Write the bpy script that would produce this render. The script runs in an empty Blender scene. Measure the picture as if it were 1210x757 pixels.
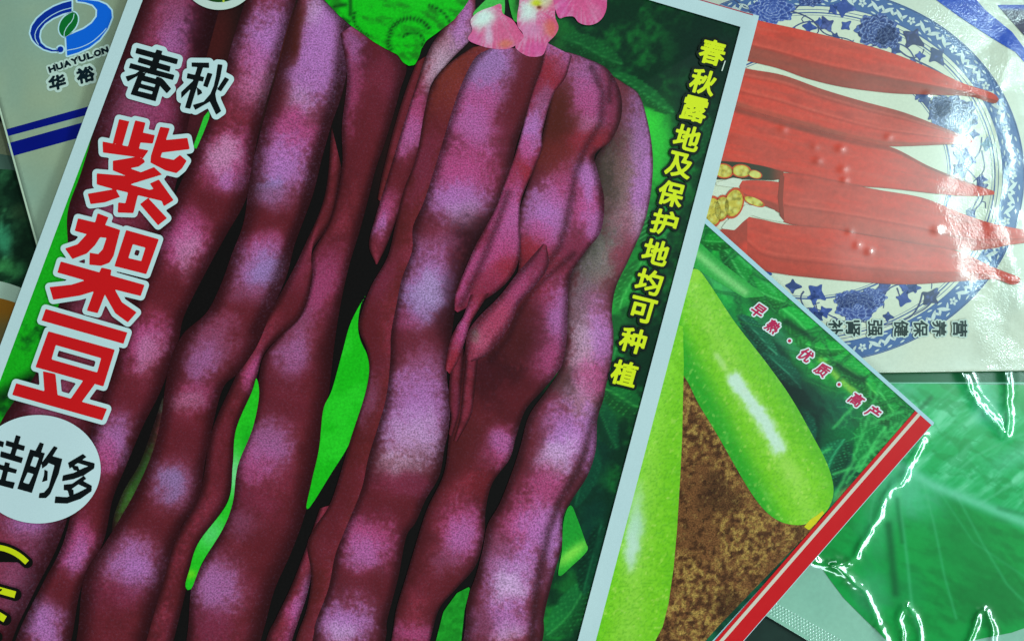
import bpy, math, random
import numpy as np
from mathutils import Vector, Matrix

rng = np.random.default_rng(7)
random.seed(7)
SC = bpy.context.scene
COL = SC.collection

# ------------------------------------------------------------------ camera
PITCH = math.radians(6.6)
FPX = 900.0                      # focal length in photo pixels (photo 1210 wide)
PX = 0.24 / 1210                 # one traced unit on the table = 0.2 mm
DIST = FPX * PX
cam_d = bpy.data.cameras.new("camera")
cam_d.lens = FPX / 1210 * 36.0
cam_d.sensor_width = 36.0
cam_d.clip_start = 0.005
cam_d.clip_end = 50
cam = bpy.data.objects.new("camera", cam_d)
COL.objects.link(cam)
CLOC = np.array([0.0, -math.sin(PITCH) * DIST, math.cos(PITCH) * DIST])
cam.location = CLOC
cam.rotation_euler = (PITCH, 0, 0)
SC.camera = cam

# ------------------------------------------------------------------ world, lamps, exposure
w = bpy.data.worlds.new("World"); SC.world = w
w.use_nodes = True
bg = w.node_tree.nodes["Background"]
bg.inputs[0].default_value = (0.62, 0.88, 0.9, 1)
bg.inputs[1].default_value = 0.10

def area(name, loc, size, power, color, size_y=None, target=(0, 0, 0), rot=0.0):
    d = bpy.data.lights.new(name, 'AREA')
    d.shape = 'RECTANGLE'; d.size = size; d.size_y = size_y or size
    d.energy = power; d.color = color
    o = bpy.data.objects.new(name, d); COL.objects.link(o)
    o.location = loc
    zax = (Vector(loc) - Vector(target)).normalized()
    yax = Vector((0, 1, 0)) if abs(loc[0]) > abs(loc[1]) else Vector((1, 0, 0))   # the tube's long side
    yax = (yax - zax * yax.dot(zax)).normalized()
    xax = yax.cross(zax)
    o.rotation_euler = Matrix((xax, yax, zax)).transposed().to_euler()
    return o

TINT = (0.70, 1.0, 0.985)
area("ceiling_tube_lamp", (1.75, -0.15, 1.15), 0.24, 27, TINT, 2.1)
area("ceiling_tube_lamp", (0.35, -1.75, 1.25), 0.28, 20, TINT, 1.9)
area("ceiling_tube_lamp", (0.2, 1.9, 1.25), 0.30, 9, TINT, 1.2)
area("ceiling_strip_panel", (1.32, 0.50, 1.75), 0.12, 18.0, TINT, 0.66)

SC.view_settings.view_transform = 'Standard'
SC.view_settings.look = 'None'
SC.view_settings.exposure = -0.14
SC.view_settings.gamma = 1.0
SC.render.engine = 'CYCLES'
SC.cycles.max_bounces = 4

# ------------------------------------------------------------------ helpers
ILL = np.array([0.54, 0.755, 0.755])     # light arriving, so that inks can be given as albedo

def lin(c):
    c = np.clip(np.asarray(c, float) / 255.0, 0, 1)
    return np.where(c <= 0.04045, c / 12.92, ((c + 0.055) / 1.055) ** 2.4)

def albedo(c):
    return np.clip(lin(c) / ILL * 0.97, 0.0, 0.88)

TAN = None
def ray(px, py):
    x = (np.asarray(px, float) - 605.0) / FPX
    y = -(np.asarray(py, float) - 378.5) / FPX
    cp, sp = math.cos(PITCH), math.sin(PITCH)
    # camera axes: right (1,0,0), up (0,cp,sp), forward (0,sp,-cp)
    return np.stack([x, y * cp + sp, y * sp - cp], -1)

def W(px, py, zpx):
    """point of the traced print on a sheet lying zpx units above the table"""
    d = ray(px, py)
    z = np.asarray(zpx, float) * PX
    k = (z - CLOC[2]) / d[..., 2]
    return CLOC + d * k[..., None]

# value noise -----------------------------------------------------------
_P = rng.random((256, 256))
def vnoise(x, y):
    xi = np.floor(x).astype(int); yi = np.floor(y).astype(int)
    fx = x - xi; fy = y - yi
    fx = fx * fx * (3 - 2 * fx); fy = fy * fy * (3 - 2 * fy)
    a = _P[xi & 255, yi & 255]; b = _P[(xi + 1) & 255, yi & 255]
    c = _P[xi & 255, (yi + 1) & 255]; d = _P[(xi + 1) & 255, (yi + 1) & 255]
    return (a * (1 - fx) + b * fx) * (1 - fy) + (c * (1 - fx) + d * fx) * fy

def fbm(x, y, s, o=4, sy=None, ang=0.0):
    if ang:
        c, n = math.cos(math.radians(ang)), math.sin(math.radians(ang))
        x, y = x * c + y * n, -x * n + y * c
    sy = sy or s
    v = 0; a = 0.5; t = 0; u = x / s + 31.7; k = y / sy + 17.3
    for i in range(o):
        v = v + a * vnoise(u, k); t += a; a *= 0.55; u = u * 2.03 + 11.1; k = k * 2.03 + 5.7
    return v / t

def sst(a, b, x):
    t = np.clip((x - a) / (b - a), 0, 1)
    return t * t * (3 - 2 * t)

def mixc(a, b, t):
    return a + (np.asarray(b, float) - a) * np.asarray(t)[..., None]

def worley(x, y, s, sy=None, ang=0.0):
    """distance to the nearest and to the border between two nearest cells"""
    if ang:
        c, n = math.cos(math.radians(ang)), math.sin(math.radians(ang))
        x, y = x * c + y * n, -x * n + y * c
    u = x / s + 40; v = y / (sy or s) + 60
    iu = np.floor(u).astype(int); iv = np.floor(v).astype(int)
    f1 = np.full(np.shape(u), 9.0); f2 = f1.copy()
    for a in (-1, 0, 1):
        for b in (-1, 0, 1):
            cu, cv = iu + a, iv + b
            d = np.hypot(cu + _P[cu & 255, cv & 255] - u, cv + _P[(cv + 91) & 255, (cu + 37) & 255] - v)
            f2 = np.where(d < f1, f1, np.minimum(f2, d)); f1 = np.minimum(f1, d)
    return f1, f2 - f1

def seg_dist(x, y, pts):
    """distance to an open polyline"""
    best = np.full(np.shape(x), 1e9)
    for (x0, y0), (x1, y1) in zip(pts[:-1], pts[1:]):
        dx, dy = x1 - x0, y1 - y0
        t = np.clip(((x - x0) * dx + (y - y0) * dy) / (dx * dx + dy * dy + 1e-9), 0, 1)
        best = np.minimum(best, np.hypot(x - x0 - t * dx, y - y0 - t * dy))
    return best

def catmull(pts, n, closed=False):
    p = np.array(pts, float)
    if closed:
        q = np.vstack([p[-1], p, p[0], p[1]])
    else:
        q = np.vstack([2 * p[0] - p[1], p, 2 * p[-1] - p[-2]])
    out = []
    m = len(q) - 3
    # sample dense then resample by arc length
    for i in range(m):
        a, b, c, d = q[i:i + 4]
        for t in np.linspace(0, 1, 12, endpoint=False):
            out.append(0.5 * (2 * b + (c - a) * t + (2 * a - 5 * b + 4 * c - d) * t * t + (3 * b - a - 3 * c + d) * t ** 3))
    if not closed:
        out.append(q[-2])
    else:
        out.append(out[0])
    out = np.array(out)
    s = np.concatenate([[0], np.cumsum(np.hypot(*np.diff(out, axis=0).T))])
    u = np.linspace(0, s[-1], n + (1 if closed else 0))
    r = np.stack([np.interp(u, s, out[:, 0]), np.interp(u, s, out[:, 1])], 1)
    return r[:-1] if closed else r

# materials ---------------------------------------------------------------
def print_material(name, rough=0.35, spec=0.35, coat=0.0, coat_rough=0.1, grain=0.35, gscale=2600.0,
                   stretch=(1, 1, 1), contrast=0.25, bump=0.0, bscale=3500.0, bdist=0.00002, speck=0.0, spcol=(0.6, 0.45, 0.65), low_bump=0.0, crinkle=False):
    m = bpy.data.materials.new(name); m.use_nodes = True
    nt = m.node_tree; N = nt.nodes; Lk = nt.links
    b = N["Principled BSDF"]
    at = N.new("ShaderNodeAttribute"); at.attribute_name = "Col"
    tc = N.new("ShaderNodeTexCoord")
    mp = N.new("ShaderNodeMapping"); mp.inputs["Scale"].default_value = stretch
    Lk.new(tc.outputs["Object"], mp.inputs[0])
    n1 = N.new("ShaderNodeTexNoise"); n1.inputs["Scale"].default_value = gscale
    n1.inputs["Detail"].default_value = 3; n1.inputs["Roughness"].default_value = 0.65
    Lk.new(mp.outputs[0], n1.inputs["Vector"])
    mr = N.new("ShaderNodeMapRange")
    mr.inputs[1].default_value = 0.5 - contrast; mr.inputs[2].default_value = 0.5 + contrast
    mr.inputs[3].default_value = 1 - grain; mr.inputs[4].default_value = 1 + grain
    Lk.new(n1.outputs["Fac"], mr.inputs[0])
    mul = N.new("ShaderNodeVectorMath"); mul.operation = 'SCALE'
    Lk.new(at.outputs["Color"], mul.inputs[0])
    # grain follows the mask kept in the attribute's alpha
    mixf = N.new("ShaderNodeMix"); mixf.data_type = 'FLOAT'
    mixf.inputs[2].default_value = 1.0
    Lk.new(at.outputs["Alpha"], mixf.inputs[0]); Lk.new(mr.outputs[0], mixf.inputs[3])
    Lk.new(mixf.outputs[0], mul.inputs["Scale"])
    last = mul.outputs[0]
    if speck > 0:
        n2 = N.new("ShaderNodeTexNoise"); n2.inputs["Scale"].default_value = gscale * 0.62
        n2.inputs["Detail"].default_value = 4; n2.inputs["Roughness"].default_value = 0.8
        Lk.new(mp.outputs[0], n2.inputs["Vector"])
        r2 = N.new("ShaderNodeMapRange"); r2.inputs[1].default_value = 0.52; r2.inputs[2].default_value = 0.72
        r2.inputs[3].default_value = 0; r2.inputs[4].default_value = speck
        Lk.new(n2.outputs["Fac"], r2.inputs[0])
        mm = N.new("ShaderNodeMath"); mm.operation = 'MULTIPLY'
        Lk.new(r2.outputs[0], mm.inputs[0]); Lk.new(at.outputs["Alpha"], mm.inputs[1])
        mx = N.new("ShaderNodeMix"); mx.data_type = 'RGBA'
        mx.inputs[7].default_value = (*spcol, 1)
        Lk.new(mm.outputs[0], mx.inputs[0]); Lk.new(last, mx.inputs[6])
        last = mx.outputs[2]
    Lk.new(last, b.inputs["Base Color"])
    b.inputs["Roughness"].default_value = rough
    b.inputs["Specular IOR Level"].default_value = spec
    b.inputs["Coat Weight"].default_value = coat
    b.inputs["Coat Roughness"].default_value = coat_rough
    if bump > 0 or low_bump > 0:
        nb = N.new("ShaderNodeTexNoise"); nb.inputs["Scale"].default_value = bscale
        nb.inputs["Detail"].default_value = 2
        Lk.new(tc.outputs["Object"], nb.inputs["Vector"])
        bp = N.new("ShaderNodeBump"); bp.inputs["Strength"].default_value = bump
        bp.inputs["Distance"].default_value = bdist
        if crinkle:
            ca = N.new("ShaderNodeAttribute"); ca.attribute_name = "Crinkle"
            Lk.new(ca.outputs["Fac"], bp.inputs["Strength"])
        Lk.new(nb.outputs["Fac"], bp.inputs["Height"])
        out = bp.outputs[0]
        if low_bump > 0:
            nl = N.new("ShaderNodeTexNoise"); nl.inputs["Scale"].default_value = 260
            nl.inputs["Detail"].default_value = 2
            Lk.new(tc.outputs["Object"], nl.inputs["Vector"])
            b2 = N.new("ShaderNodeBump"); b2.inputs["Strength"].default_value = low_bump
            b2.inputs["Distance"].default_value = 0.0002
            Lk.new(nl.outputs["Fac"], b2.inputs["Height"]); Lk.new(out, b2.inputs["Normal"])
            out = b2.outputs[0]
        Lk.new(out, b.inputs["Normal"])
        if coat > 0: Lk.new(out, b.inputs["Coat Normal"])
    return m

M_PAPER = print_material("matte_laminated_print", rough=0.42, spec=0.2, grain=0.04, bump=0.15, bscale=2500)
M_BEAN = print_material("mottled_bean_print", rough=0.42, spec=0.18, grain=0.40, contrast=0.13, gscale=2700, speck=0.30, spcol=(0.50, 0.26, 0.46), bump=0.12, bscale=2500)
M_LEAF = print_material("leaf_print", rough=0.42, spec=0.18, grain=0.22, gscale=1800, bump=0.1, bscale=2500)
M_INK = print_material("flat_ink", rough=0.40, spec=0.2, grain=0.03)
M_OKRA = print_material("glossy_laminate_print", rough=0.30, spec=0.5, coat=0.8, coat_rough=0.07, grain=0.06, gscale=1500, bump=1.0, bscale=2300, bdist=0.00006, crinkle=True)
M_OKRA_RED = print_material("okra_print", rough=0.30, spec=0.5, coat=0.8, coat_rough=0.07, grain=0.12, gscale=900, bump=1.0, bscale=2300, bdist=0.00006, crinkle=True)
M_ZUC = print_material("squash_print", rough=0.38, spec=0.3, grain=0.10, gscale=1700, speck=0.08, spcol=(0.6, 0.8, 0.35), bump=0.1)
M_SOIL = print_material("soil_print", rough=0.42, spec=0.18, grain=0.55, contrast=0.16, gscale=3000)
M_FILM = print_material("glossy_film_print", rough=0.30, spec=0.4, coat=1.0, coat_rough=0.075, grain=0.06, gscale=900, bump=0.10, bscale=1500, bdist=0.00003)
M_FILM.node_tree.nodes['Principled BSDF'].inputs['Coat IOR'].default_value = 1.8
M_SILVER = print_material("silver_card", rough=0.38, spec=0.4, grain=0.05, gscale=1500, bump=0.1)
M_EDGE = print_material("packet_back", rough=0.5, spec=0.3, grain=0.03)

def paint_leaf(c, x, y, cx, cy, L, Wd, ang, col, vein, edge=(4, 50, 26), seed=0, nv=6):
    a = math.radians(ang); ca, sa = math.cos(a), math.sin(a)
    u = ((x - cx) * ca + (y - cy) * sa) / L; v = (-(x - cx) * sa + (y - cy) * ca) / Wd
    v = v - .18 * np.sin(u * 2.2 + seed)
    nz = fbm(x + seed * 31, y, 7, 3) - .5
    wd = np.clip(1 - u * u, 0, 1) ** .65 * (1 + .35 * nz)
    q = wd - np.abs(v)
    m = sst(0.0, .10, q) * (np.abs(u) < 1)
    body_ = mixc(np.tile(np.array(col, float), (len(x), 1)), np.array(col) * .62, sst(-.2, .5, v + nz * .5))
    body_ = mixc(body_, np.array(col) * 1.25, sst(.1, .4, nz) * .5)
    ph = (u * nv - np.abs(v) * nv * .55); fr = np.abs(ph - np.round(ph))
    body_ = mixc(body_, vein, np.exp(-(fr / .07) ** 2) * .55 * sst(0, .3, np.abs(v)))
    body_ = mixc(body_, vein, np.exp(-(v / .06) ** 2) * .8)
    body_ = mixc(body_, edge, sst(.14, .0, q) * .6)
    return mixc(c, np.clip(body_, 0, 255), m) if False else c + (np.clip(body_, 0, 255) - c) * m[:, None]

# packs -------------------------------------------------------------------
LIFT = 0.0
class Pack:
    def __init__(self, name, label, corners, z0, hfun, order=0):
        self.e = bpy.data.objects.new(name, None); COL.objects.link(self.e)
        c = np.mean(corners, 0)
        self.o = W(c[0], c[1], z0)
        self.e.location = self.o
        self.e.empty_display_size = 0.02
        self.e['label'] = label; self.e['category'] = 'seed packet'
        self.lift = 0; self.crinkle = None; self.z0 = z0; self.h = hfun; self.c = np.array(corners, float)
    def z(self, x, y):
        return self.z0 + self.h(np.asarray(x, float), np.asarray(y, float))

def edge_d(x, y, corners):
    """distance inside a convex quad given clockwise on the picture"""
    d = np.full(np.shape(x), 1e9)
    n = len(corners)
    for i in range(n):
        (x0, y0), (x1, y1) = corners[i], corners[(i + 1) % n]
        L = math.hypot(x1 - x0, y1 - y0)
        d = np.minimum(d, ((x1 - x0) * (y - y0) - (y1 - y0) * (x - x0)) / L)
    return d

LZ = 0.10      # thickness of one ink layer in traced units (0.02 mm)

def make(name, pack, pts, faces, layer, color, mat, parent=None, grain=1.0, smooth=True, world=None):
    me = bpy.data.meshes.new(name)
    pts = np.asarray(pts, float)
    if world is None:
        z = pack.z(pts[:, 0], pts[:, 1]) + (layer + (pack.lift if layer > 0 else 0)) * LZ
        v = W(pts[:, 0], pts[:, 1], z) - pack.o
    else:
        v = world - pack.o
    if isinstance(faces, np.ndarray) and faces.shape[1] == 4:
        nf = len(faces)
        me.vertices.add(len(v)); me.vertices.foreach_set("co", v.astype(np.float32).ravel())
        me.loops.add(nf * 4); me.loops.foreach_set("vertex_index", faces.astype(np.int32).ravel())
        me.polygons.add(nf); me.polygons.foreach_set("loop_start", np.arange(0, nf * 4, 4, dtype=np.int32))
        me.update(calc_edges=True)
    else:
        me.from_pydata(v.tolist(), [], [list(map(int, f)) for f in faces])
        me.update()
    if smooth:
        me.polygons.foreach_set("use_smooth", np.ones(len(me.polygons), bool))
    c = np.asarray(color(pts[:, 0], pts[:, 1]) if callable(color) else color, float)
    if c.ndim == 1: c = np.tile(c, (len(v), 1))
    g = np.full(len(v), grain) if np.isscalar(grain) else grain
    a = me.color_attributes.new("Col", 'FLOAT_COLOR', 'POINT')
    a.data.foreach_set("color", np.concatenate([albedo(c), np.asarray(g)[:, None]], 1).astype(np.float32).ravel())
    if pack.crinkle:
        ca = me.attributes.new("Crinkle", 'FLOAT', 'POINT')
        ca.data.foreach_set("value", pack.crinkle(pts[:, 0], pts[:, 1]).astype(np.float32))
    me.materials.append(mat)
    o = bpy.data.objects.new(name, me); COL.objects.link(o)
    par = parent or pack.e
    o.parent = par
    return o

def grid_faces(n, m, flip=False):
    i = np.arange(n - 1)[:, None]; j = np.arange(m - 1)[None, :]
    a = i * m + j
    f = np.stack([a, a + m, a + m + 1, a + 1], -1).reshape(-1, 4)
    return f[:, ::-1] if flip else f

def upface(pts, faces):
    """wind the faces so that they look up at the viewer"""
    f = faces[len(faces) // 2]
    p = np.asarray(pts)[list(f)]
    s = 0
    for i in range(len(p)):
        x0, y0 = p[i]; x1, y1 = p[(i + 1) % len(p)]
        s += x0 * y1 - x1 * y0
    if s > 0:      # picture y runs down, so positive = clockwise seen from above
        if isinstance(faces, np.ndarray): return faces[:, ::-1]
        return [f[::-1] for f in faces]
    return faces

def quad(name, pack, corners, layer, color, mat, step=6, parent=None, grain=1.0):
    A, B, C_, D = [np.array(c, float) for c in corners]
    n = max(2, int(max(np.hypot(*(B - A)), np.hypot(*(C_ - D))) / step) + 1)
    m = max(2, int(max(np.hypot(*(D - A)), np.hypot(*(C_ - B))) / step) + 1)
    u = np.linspace(0, 1, n)[:, None, None]; v = np.linspace(0, 1, m)[None, :, None]
    p = ((A * (1 - u) + B * u) * (1 - v) + (D * (1 - u) + C_ * u) * v).reshape(-1, 2)
    f = upface(p, grid_faces(n, m))
    return make(name, pack, p, f, layer, color, mat, parent, grain)

def body(name, pack, corners, color, mat, step=8):
    """the packet itself: printed top sheet, sides and back as one closed solid"""
    A, B, C_, D = [np.array(c, float) for c in corners]
    n = int(max(np.hypot(*(B - A)), np.hypot(*(C_ - D))) / step) + 1
    m = int(max(np.hypot(*(D - A)), np.hypot(*(C_ - B))) / step) + 1
    u = np.linspace(0, 1, n)[:, None, None]; v = np.linspace(0, 1, m)[None, :, None]
    p = ((A * (1 - u) + B * u) * (1 - v) + (D * (1 - u) + C_ * u) * v).reshape(-1, 2)
    top = W(p[:, 0], p[:, 1], pack.z(p[:, 0], p[:, 1]))
    bot = top.copy(); bot[:, 2] = pack.z0 * PX
    f = upface(p, grid_faces(n, m))
    K = n * m
    idx = np.arange(K).reshape(n, m)
    ring = list(idx[:, 0]) + list(idx[-1, 1:]) + list(idx[-2::-1, -1]) + list(idx[0, -2:0:-1])
    side = []
    for i in range(len(ring)):
        a, b = ring[i], ring[(i + 1) % len(ring)]
        side.append((a, b, b + K, a + K))
    side = np.array(side)
    faces = np.concatenate([f, f[:, ::-1] + K, side])
    P = np.concatenate([p, p])
    o = make(name, pack, P, faces, 0, color, mat, world=np.concatenate([top, bot]), smooth=False)
    return o

def ribbon(name, pack, L, R, layer, colfn, mat, step=2.0, across=None, parent=None, nn=None):
    """strip of print between a left and a right edge; colfn gets x, y, s, t"""
    ln = max(np.sum(np.hypot(*np.diff(np.array(L, float), axis=0).T)), np.sum(np.hypot(*np.diff(np.array(R, float), axis=0).T)))
    n = nn or max(4, int(ln / step))
    l = catmull(L, n); r = catmull(R, n)
    wd = np.max(np.hypot(*(l - r).T))
    m = across or max(3, int(wd / step) + 1)
    t = np.linspace(0, 1, m)[None, :, None]
    p = (l[:, None, :] * (1 - t) + r[:, None, :] * t).reshape(-1, 2)
    s = np.repeat(np.linspace(0, 1, n), m); tt = np.tile(np.linspace(-1, 1, m), n)
    f = upface(p, grid_faces(n, m))
    c = colfn(p[:, 0], p[:, 1], s, tt)
    g = 1.0
    if isinstance(c, tuple): c, g = c
    return make(name, pack, p, f, layer, c, mat, parent, g)

def line_strip(pts, width, n=None, taper=(1, 1)):
    """points and faces of a thin drawn line"""
    p = np.array(pts, float)
    ln = np.sum(np.hypot(*np.diff(p, axis=0).T))
    c = catmull(pts, n or max(4, int(ln / 4)))
    d = np.gradient(c, axis=0); d /= np.hypot(*d.T)[:, None] + 1e-9
    nrm = np.stack([-d[:, 1], d[:, 0]], 1)
    wd = (width / 2) * np.linspace(taper[0], taper[1], len(c))[:, None]
    P = np.stack([c - nrm * wd, c + nrm * wd], 1).reshape(-1, 2)
    return P, grid_faces(len(c), 2)

def join(parts):
    P = []; F = []; k = 0
    for p, f in parts:
        f = upface(p, f)
        P.append(p); F.append(np.asarray(f) + k); k += len(p)
    return np.concatenate(P), np.concatenate(F)

# signed distance shapes ---------------------------------------------------
def sdf_eval(P, S):
    out = np.empty(len(P)); 
    x0, y0, x1, y1 = S.T
    dx, dy = x1 - x0, y1 - y0; L2 = dx * dx + dy * dy + 1e-12
    for a in range(0, len(P), 4000):
        x = P[a:a + 4000, 0:1]; y = P[a:a + 4000, 1:2]
        t = np.clip(((x - x0) * dx + (y - y0) * dy) / L2, 0, 1)
        d = np.sqrt(np.min((x - x0 - t * dx) ** 2 + (y - y0 - t * dy) ** 2, 1))
        cr = ((y0 > y) != (y1 > y))
        xi = x0 + (y - y0) * dx / np.where(np.abs(dy) < 1e-12, 1e-12, dy)
        ins = (np.sum(cr & (x < xi), 1) % 2) == 1
        out[a:a + 4000] = np.where(ins, -d, d)
    return out

def iso_mesh(S, step, iso=0.0, holes=()):
    parts_ = S if isinstance(S, list) else [S]
    S = np.concatenate(parts_)
    x0 = min(S[:, 0].min(), S[:, 2].min()) - iso - step * 1.5; x1 = max(S[:, 0].max(), S[:, 2].max()) + iso + step * 1.5
    y0 = min(S[:, 1].min(), S[:, 3].min()) - iso - step * 1.5; y1 = max(S[:, 1].max(), S[:, 3].max()) + iso + step * 1.5
    nx = int((x1 - x0) / step) + 2; ny = int((y1 - y0) / step) + 2
    gx = x0 + np.arange(nx) * step; gy = y0 + np.arange(ny) * step
    X, Y = np.meshgrid(gx, gy, indexing='ij')
    P = np.stack([X.ravel(), Y.ravel()], 1)
    F = np.min([sdf_eval(P, q) for q in parts_], 0)
    for q in holes: F = np.maximum(F, -sdf_eval(P, q))
    F = (F - iso).reshape(nx, ny)
    F[F == 0] = -1e-6
    ins = F < 0
    cnt = ins[:-1, :-1].astype(int) + ins[1:, :-1] + ins[1:, 1:] + ins[:-1, 1:]
    verts = []; vid = {}; faces = []
    def vert(key, x, y):
        k = vid.get(key)
        if k is None:
            k = len(verts); vid[key] = k; verts.append((x, y))
        return k
    for i, j in zip(*np.where(cnt > 0)):
        cs = [(i, j), (i + 1, j), (i + 1, j + 1), (i, j + 1)]
        poly = []
        for q in range(4):
            a, b = cs[q], cs[(q + 1) % 4]
            fa, fb = F[a], F[b]
            if fa < 0: poly.append(vert(a, gx[a[0]], gy[a[1]]))
            if (fa < 0) != (fb < 0):
                t = fa / (fa - fb)
                key = (a, b) if a < b else (b, a)
                poly.append(vert(key, gx[a[0]] + (gx[b[0]] - gx[a[0]]) * t, gy[a[1]] + (gy[b[1]] - gy[a[1]]) * t))
        if len(poly) >= 3: faces.append(poly[::-1])
    return np.array(verts), faces

def segs(poly):
    p = np.asarray(poly, float); q = np.roll(p, -1, 0)
    return np.concatenate([p, q], 1)

def shape(name, pack, poly, layer, color, mat, step=3, iso=0, smooth=None, parent=None, grain=1.0):
    p = catmull(poly, smooth, True) if smooth else poly
    v, f = iso_mesh(segs(p), step, iso)
    return make(name, pack, v, f, layer, color, mat, parent, grain)

_G = {}
def glyph(ch):
    if ch not in _G:
        c = bpy.data.curves.new('glyph', 'FONT'); c.body = ch; c.resolution_u = 3
        o = bpy.data.objects.new('glyph', c); COL.objects.link(o)
        bpy.context.view_layer.update()
        m = o.to_mesh()
        v = np.array([(a.co.x, -a.co.y) for a in m.vertices])
        cnt = {}
        for p in m.polygons:
            vs = list(p.vertices)
            for i in range(len(vs)):
                k = tuple(sorted((vs[i], vs[(i + 1) % len(vs)])))
                cnt[k] = cnt.get(k, 0) + 1
        e = np.array([k for k, n in cnt.items() if n == 1])
        lo, hi = v.min(0), v.max(0)
        v = (v - lo) / (hi - lo) - 0.5
        _G[ch] = np.concatenate([v[e[:, 0]], v[e[:, 1]]], 1)
        o.to_mesh_clear()
        bpy.data.objects.remove(o); bpy.data.curves.remove(c)
    return _G[ch]

def char(pack, ch, cx, cy, w_, h_, rot, color, bold=0.0, outline=0.0, ocol=None, layer=8, shear=0.0, step=1.0, name="printed_character", mat=None, label=None):
    S = glyph(ch).copy()
    a = math.radians(rot); c, s = math.cos(a), math.sin(a)
    def tr(x, y):
        X = x * w_ - y * h_ * shear; Y = y * h_
        return cx + X * c - Y * s, cy + X * s + Y * c
    T = np.stack([*tr(S[:, 0], S[:, 1]), *tr(S[:, 2], S[:, 3])], 1)
    v, f = iso_mesh(T, step, bold)
    o = make(name, pack, v, f, layer + 1, color, mat or M_INK)
    if label: o['label'] = label
    if outline > 0:
        v, f = iso_mesh(T, step * 1.3, bold + outline)
        make("character_outline", pack, v, f, layer, ocol, mat or M_INK, parent=o)
    return o

def traced(pack, name, polys, holes, sc, ox, oy, color, outline, ocol, layer, step=1.0):
    T = lambda p: segs([(ox + a / sc, oy + b / sc) for a, b in p])
    P_ = [T(p) for p in polys]; H_ = [T(p) for p in holes]
    v, f = iso_mesh(P_, step, 0.0, H_)
    o = make(name, pack, v, f, layer + 1, color, M_INK)
    if outline > 0:
        v, f = iso_mesh(P_, step * 1.3, outline, H_)
        make("character_outline", pack, v, f, layer, ocol, M_INK, parent=o)
    return o

def blobs(x, y, c, bl, nz=None, namp=0.9):
    """soft patches of ink colour, mottled by noise"""
    for (bx, by, rx, ry, ang, col, st) in bl:
        a = math.radians(ang); ca, sa = math.cos(a), math.sin(a)
        u = (x - bx) * ca + (y - by) * sa; v = -(x - bx) * sa + (y - by) * ca
        r2 = (u / rx) ** 2 + (v / ry) ** 2
        k = np.exp(-r2 ** 1.1)
        if nz is not None:
            kk = sst(0.12, 0.80, k + (nz - 0.5) * 1.3 * sst(0, 0.35, k) * namp)
            k = 0.55 * k + 0.50 * kk
        c = mixc(c, INK[col] if isinstance(col, str) else col, np.clip(k * st, 0, 1))
    return c

INK = {'l': (158, 104, 170), 'p': (158, 66, 118), 'w': (188, 174, 200), 'b': (128, 122, 178), 'r': (128, 34, 46), 'd': (34, 10, 14),
       'k': (10, 8, 9), 'g': (112, 106, 98), 'm': (126, 66, 100), 'v': (112, 40, 66), 'n': (84, 26, 34), 'o': (74, 30, 24)}

# ================================================================== the table
tb = bpy.data.meshes.new("table_top")
tb.from_pydata([(-0.6, -0.5, -0.0006), (0.6, -0.5, -0.0006), (0.6, 0.5, -0.0006), (-0.6, 0.5, -0.0006)], [], [(0, 1, 2, 3)])
a = tb.color_attributes.new("Col", 'FLOAT_COLOR', 'POINT')
a.data.foreach_set("color", [0.012, 0.03, 0.022, 1] * 4)
tm = print_material("dark_green_table", rough=0.45, spec=0.3, grain=0.4, gscale=120)
tb.materials.append(tm)
to = bpy.data.objects.new("table_top", tb); COL.objects.link(to); to['kind'] = 'structure'

# ================================================================== main packet: purple beans
MC = [(216, -176), (897, 19), (644, 986), (-131, 763)]
MI = [(228, -158), (875, 32), (626, 970), (-112, 748)]      # inner edge of the white border, corners
def h_main(x, y):
    d = edge_d(x, y, MC)
    h = 1.5 + 7.0 * sst(14, 150, d) + 1.6 * (fbm(x, y, 210, 2) - 0.5) * sst(0, 60, d)
    h = h + 2.2 * np.exp(-((x - 893) ** 2 + (y - 25) ** 2) / 22 ** 2)            # curled corner
    f = seg_dist(x, y, [(742, 180), (706, 300), (686, 430), (672, 520)])
    return h + 1.3 * np.exp(-(f / 13) ** 2)                                      # soft fold down the last bean
main = Pack("bean_seed_packet", "white-bordered packet printed with purple bean pods and red title, on top of the pile", MC, 30, h_main)
PAPER = (170, 203, 206)
def paper(x, y):
    n = fbm(x, y, 60, 3)
    return mixc(np.tile(np.array(PAPER, float), (len(x), 1)), (150, 186, 190), n * 0.35)
body("packet_body", main, MC, paper, M_PAPER, 7)

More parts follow.
